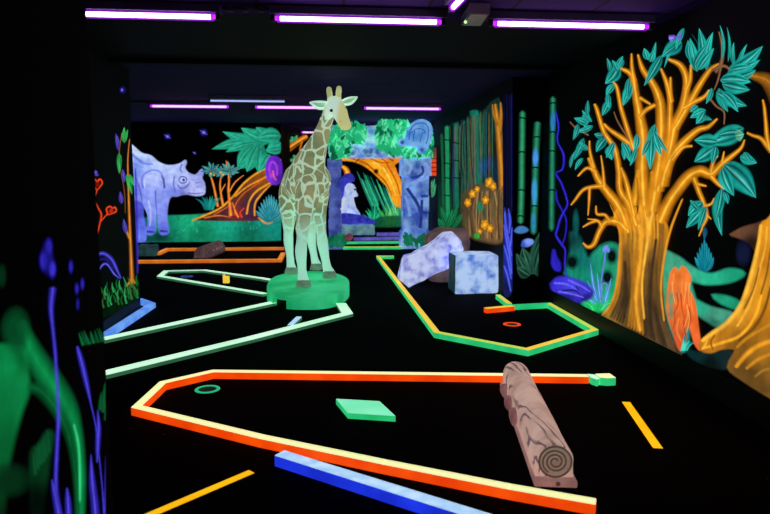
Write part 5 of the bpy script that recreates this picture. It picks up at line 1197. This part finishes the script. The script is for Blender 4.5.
m.part('haze').stroke([(36, 352), (60, 350), (78, 372)], [2.6, 3, 1.4], '#1c1a6a').done()
m = Mural(WM, 'painted_grass', 'painted dark green grass along the foot of the left partition', clampx=(60, 139.5)).crop(80, 110, 2.343)
m.part('bank').fill([(20, 425), (60, 420), (100, 418), (140, 408), (141, 448), (100, 470), (20, 488)], [(40, 450, '#04140a'), (90, 440, '#061c0c'), (130, 430, '#08240f')], soft=2)
m.part('grass')
for i in range(46):
    x = random.uniform(28, 138); y = random.uniform(428, 470)-(x-28)*.2; m.stroke([(x, y), (x-3, y-10), (x-7+random.uniform(-4, 8), y-22)], [2, 1.6, .5], random.choice(['#0f6028', '#1a8440', '#0a4a1f', '#2f9a58', '#3a6a30']), soft=.8, sub=3)
m.done()
q = Mural(WM, 'painted_star', 'painted small violet star high on the left partition'); q.blob((122.5, 90), 4, 4.6, '#1c1668', raw=True, alpha=.8).blob((122, 90), 1.4, 2, '#6a66e8', raw=True).done()

# ---- left foreground wall
VI, VIC = '#3a30c8', '#8a82ff'
m = Mural(WL, 'painted_leafy_plant', 'painted broad blurred green leaf blades on the left foreground wall').crop(0, 350, 3.13)
m.part('leaf_mass').fill([(-330, 60), (-150, 10), (-20, -10), (68, -6), (82, 60), (84, 130), (60, 200), (34, 300), (16, 400), (6, 520), (-20, 540), (-150, 520), (-300, 400)], [(10, 40, '#0a8a48'), (60, 20, '#06602e'), (70, 110, '#0c7a40'), (30, 180, '#087038'), (20, 300, '#065a2c'), (0, 420, '#07401f'), (5, 500, '#05280f'), (-250, 200, '#032010'), (-150, 450, '#02140a'), (-120, 150, '#065a2c')], soft=5)
m.part('arching_blade').crop(0, 0, 1)
m.stroke([(21, 322), (32, 352), (50, 380), (66, 405), (76, 432), (81, 470), (81, 520)], [9, 17, 19, 17, 11, 8, 7], '#0c8a48', '#1fb868', soft=1.0)
m.part('arching_blade').stroke([(28, 386), (42, 392), (58, 412), (70, 440), (76, 480), (77, 520)], [8, 11, 10, 7, 5, 4], '#075a2c', '#0c8844', soft=1.1)
m.blob((16, 330), 17, 26, '#064a26', alpha=.9).blob((2, 276), 5, 14, '#053018', alpha=.8).blob((10, 480), 24, 20, '#062c16', alpha=.9)
m.part('edge_line').stroke([(74, 425), (79, 450), (80, 500)], [2, 2.4, 2], '#3ad888', soft=1).done()
m = Mural(WL, 'painted_grass', 'painted jagged dim green grass low on the left foreground wall').crop(0, 350, 3.13)
m.part('clump').fill([(100, 380), (104, 320), (126, 300), (150, 260), (160, 270), (150, 330), (140, 420), (124, 520), (104, 520)], [(112, 340, '#083a1c'), (140, 300, '#0a4a28'), (120, 480, '#030f08')], soft=5, alpha=.85)
m.part('blade')
for x, y in ((106, 340), (114, 322), (122, 308), (132, 300), (140, 285), (150, 270)): m.stroke([(x+6, y+50), (x+2, y+20), (x-2, y-18)], [3, 2.4, .6], '#0f6033', soft=1.4, alpha=.7)
m.done()
m = Mural(WL, 'painted_grass_tuft', 'painted green grass tuft at the far edge of the left foreground wall', clampx=(0, 105.5))
m.part('upper_tuft')
for i in range(11):
    x = 81+i*2.2; d_ = random.uniform(-1.5, 1.5); m.stroke([(x+2, 345-(i*.4)), (x+d_, 339-(i*.4)), (x-2+d_*2, 333-i*.4+d_)], [2.4, 1.8, .4], random.choice(['#0c6034', '#128048', '#084a26']), raw=True, soft=1.4, sub=3, alpha=.65)
m.part('lower_tuft')
for x, y0, y1 in ((103, 412, 384), (105, 408, 378), (100, 410, 392), (106, 420, 395)): m.stroke([(x, y0), (x+.5, (y0+y1)/2), (x+1.5, y1)], [3.6, 3, .6], '#0c5a30', raw=True, soft=1)
m.done()
m = Mural(WL, 'painted_bluebell', 'painted tall violet-blue flower with a long stem on the left foreground wall').crop(0, 200, 3.215)
m.part('petal').blob((157, 150), 4.6, 11, '#3026b8', '#1c168a').blob((140, 195), 5.2, 13, '#3428c4', '#1c168a').blob((168, 222), 5, 12, '#3a30d0', '#1c168a').blob((152, 185), 7, 20, '#1c1680', alpha=.7)
m.part('stem').crop(0, 0, 1).stroke([(53, 288), (51, 308), (53, 330), (55, 350), (57, 380), (58.5, 415), (57, 450), (56, 485), (60, 520)], [6, 4.6, 3.2, 3.2, 3.4, 3.8, 3.8, 4, 5], VI, VIC, soft=.9)
m.part('blade').stroke([(52, 480), (55, 495), (60, 520)], [1.5, 5, 7], VI, VIC, soft=.9).stroke([(67, 488), (68, 500), (69, 520)], [1.5, 5, 6], VI, VIC, soft=.9).done()
m = Mural(WL, 'painted_bluebell', 'painted smaller violet flower spray with thin blades, nearest the edge of the left foreground wall', clampx=(0, 105.5)).crop(0, 200, 3.215)
m.part('petal').blob((228, 215), 3, 9, '#2a22a8', '#16126a').blob((265, 270), 2.6, 8, '#2a22a8', '#16126a').blob((247, 285), 2.8, 8, '#2a22a8', '#16126a').blob((250, 335), 2.2, 8, '#221c90', '#16126a')
m.part('stem').crop(0, 350, 3.13).stroke([(242, -10), (252, 25), (270, 100), (285, 170), (300, 240), (310, 330), (320, 430), (326, 520)], [2.4, 4.6, 4.4, 1.6, 1.4, 1.4, 1.5, 1.6], VI, VIC, soft=.9)
m.part('blade')
for p, w in (([(306, 190), (309, 240), (306, 300), (304, 350)], [1, 4, 4.4, 1.6]), ([(335, 275), (338, 350), (337, 430), (333, 520)], [1, 4, 5, 5]), ([(285, 330), (288, 400), (294, 460), (300, 520)], [1, 5, 6.6, 7])): m.stroke(p, w, VI, VIC, soft=.9)
m.done()

# ------------------------------------------------------------------ world / view
w = bpy.data.worlds.new('dark_hall'); SC.world = w; w.use_nodes = True
w.node_tree.nodes['Background'].inputs[0].default_value = (.02, .012, .05, 1); w.node_tree.nodes['Background'].inputs[1].default_value = .05
SC.view_settings.view_transform = 'Standard'; SC.view_settings.look = 'None'; SC.view_settings.exposure = 0
SC.cycles.transparent_max_bounces = 48; SC.cycles.max_bounces = 6; SC.cycles.use_denoising = True
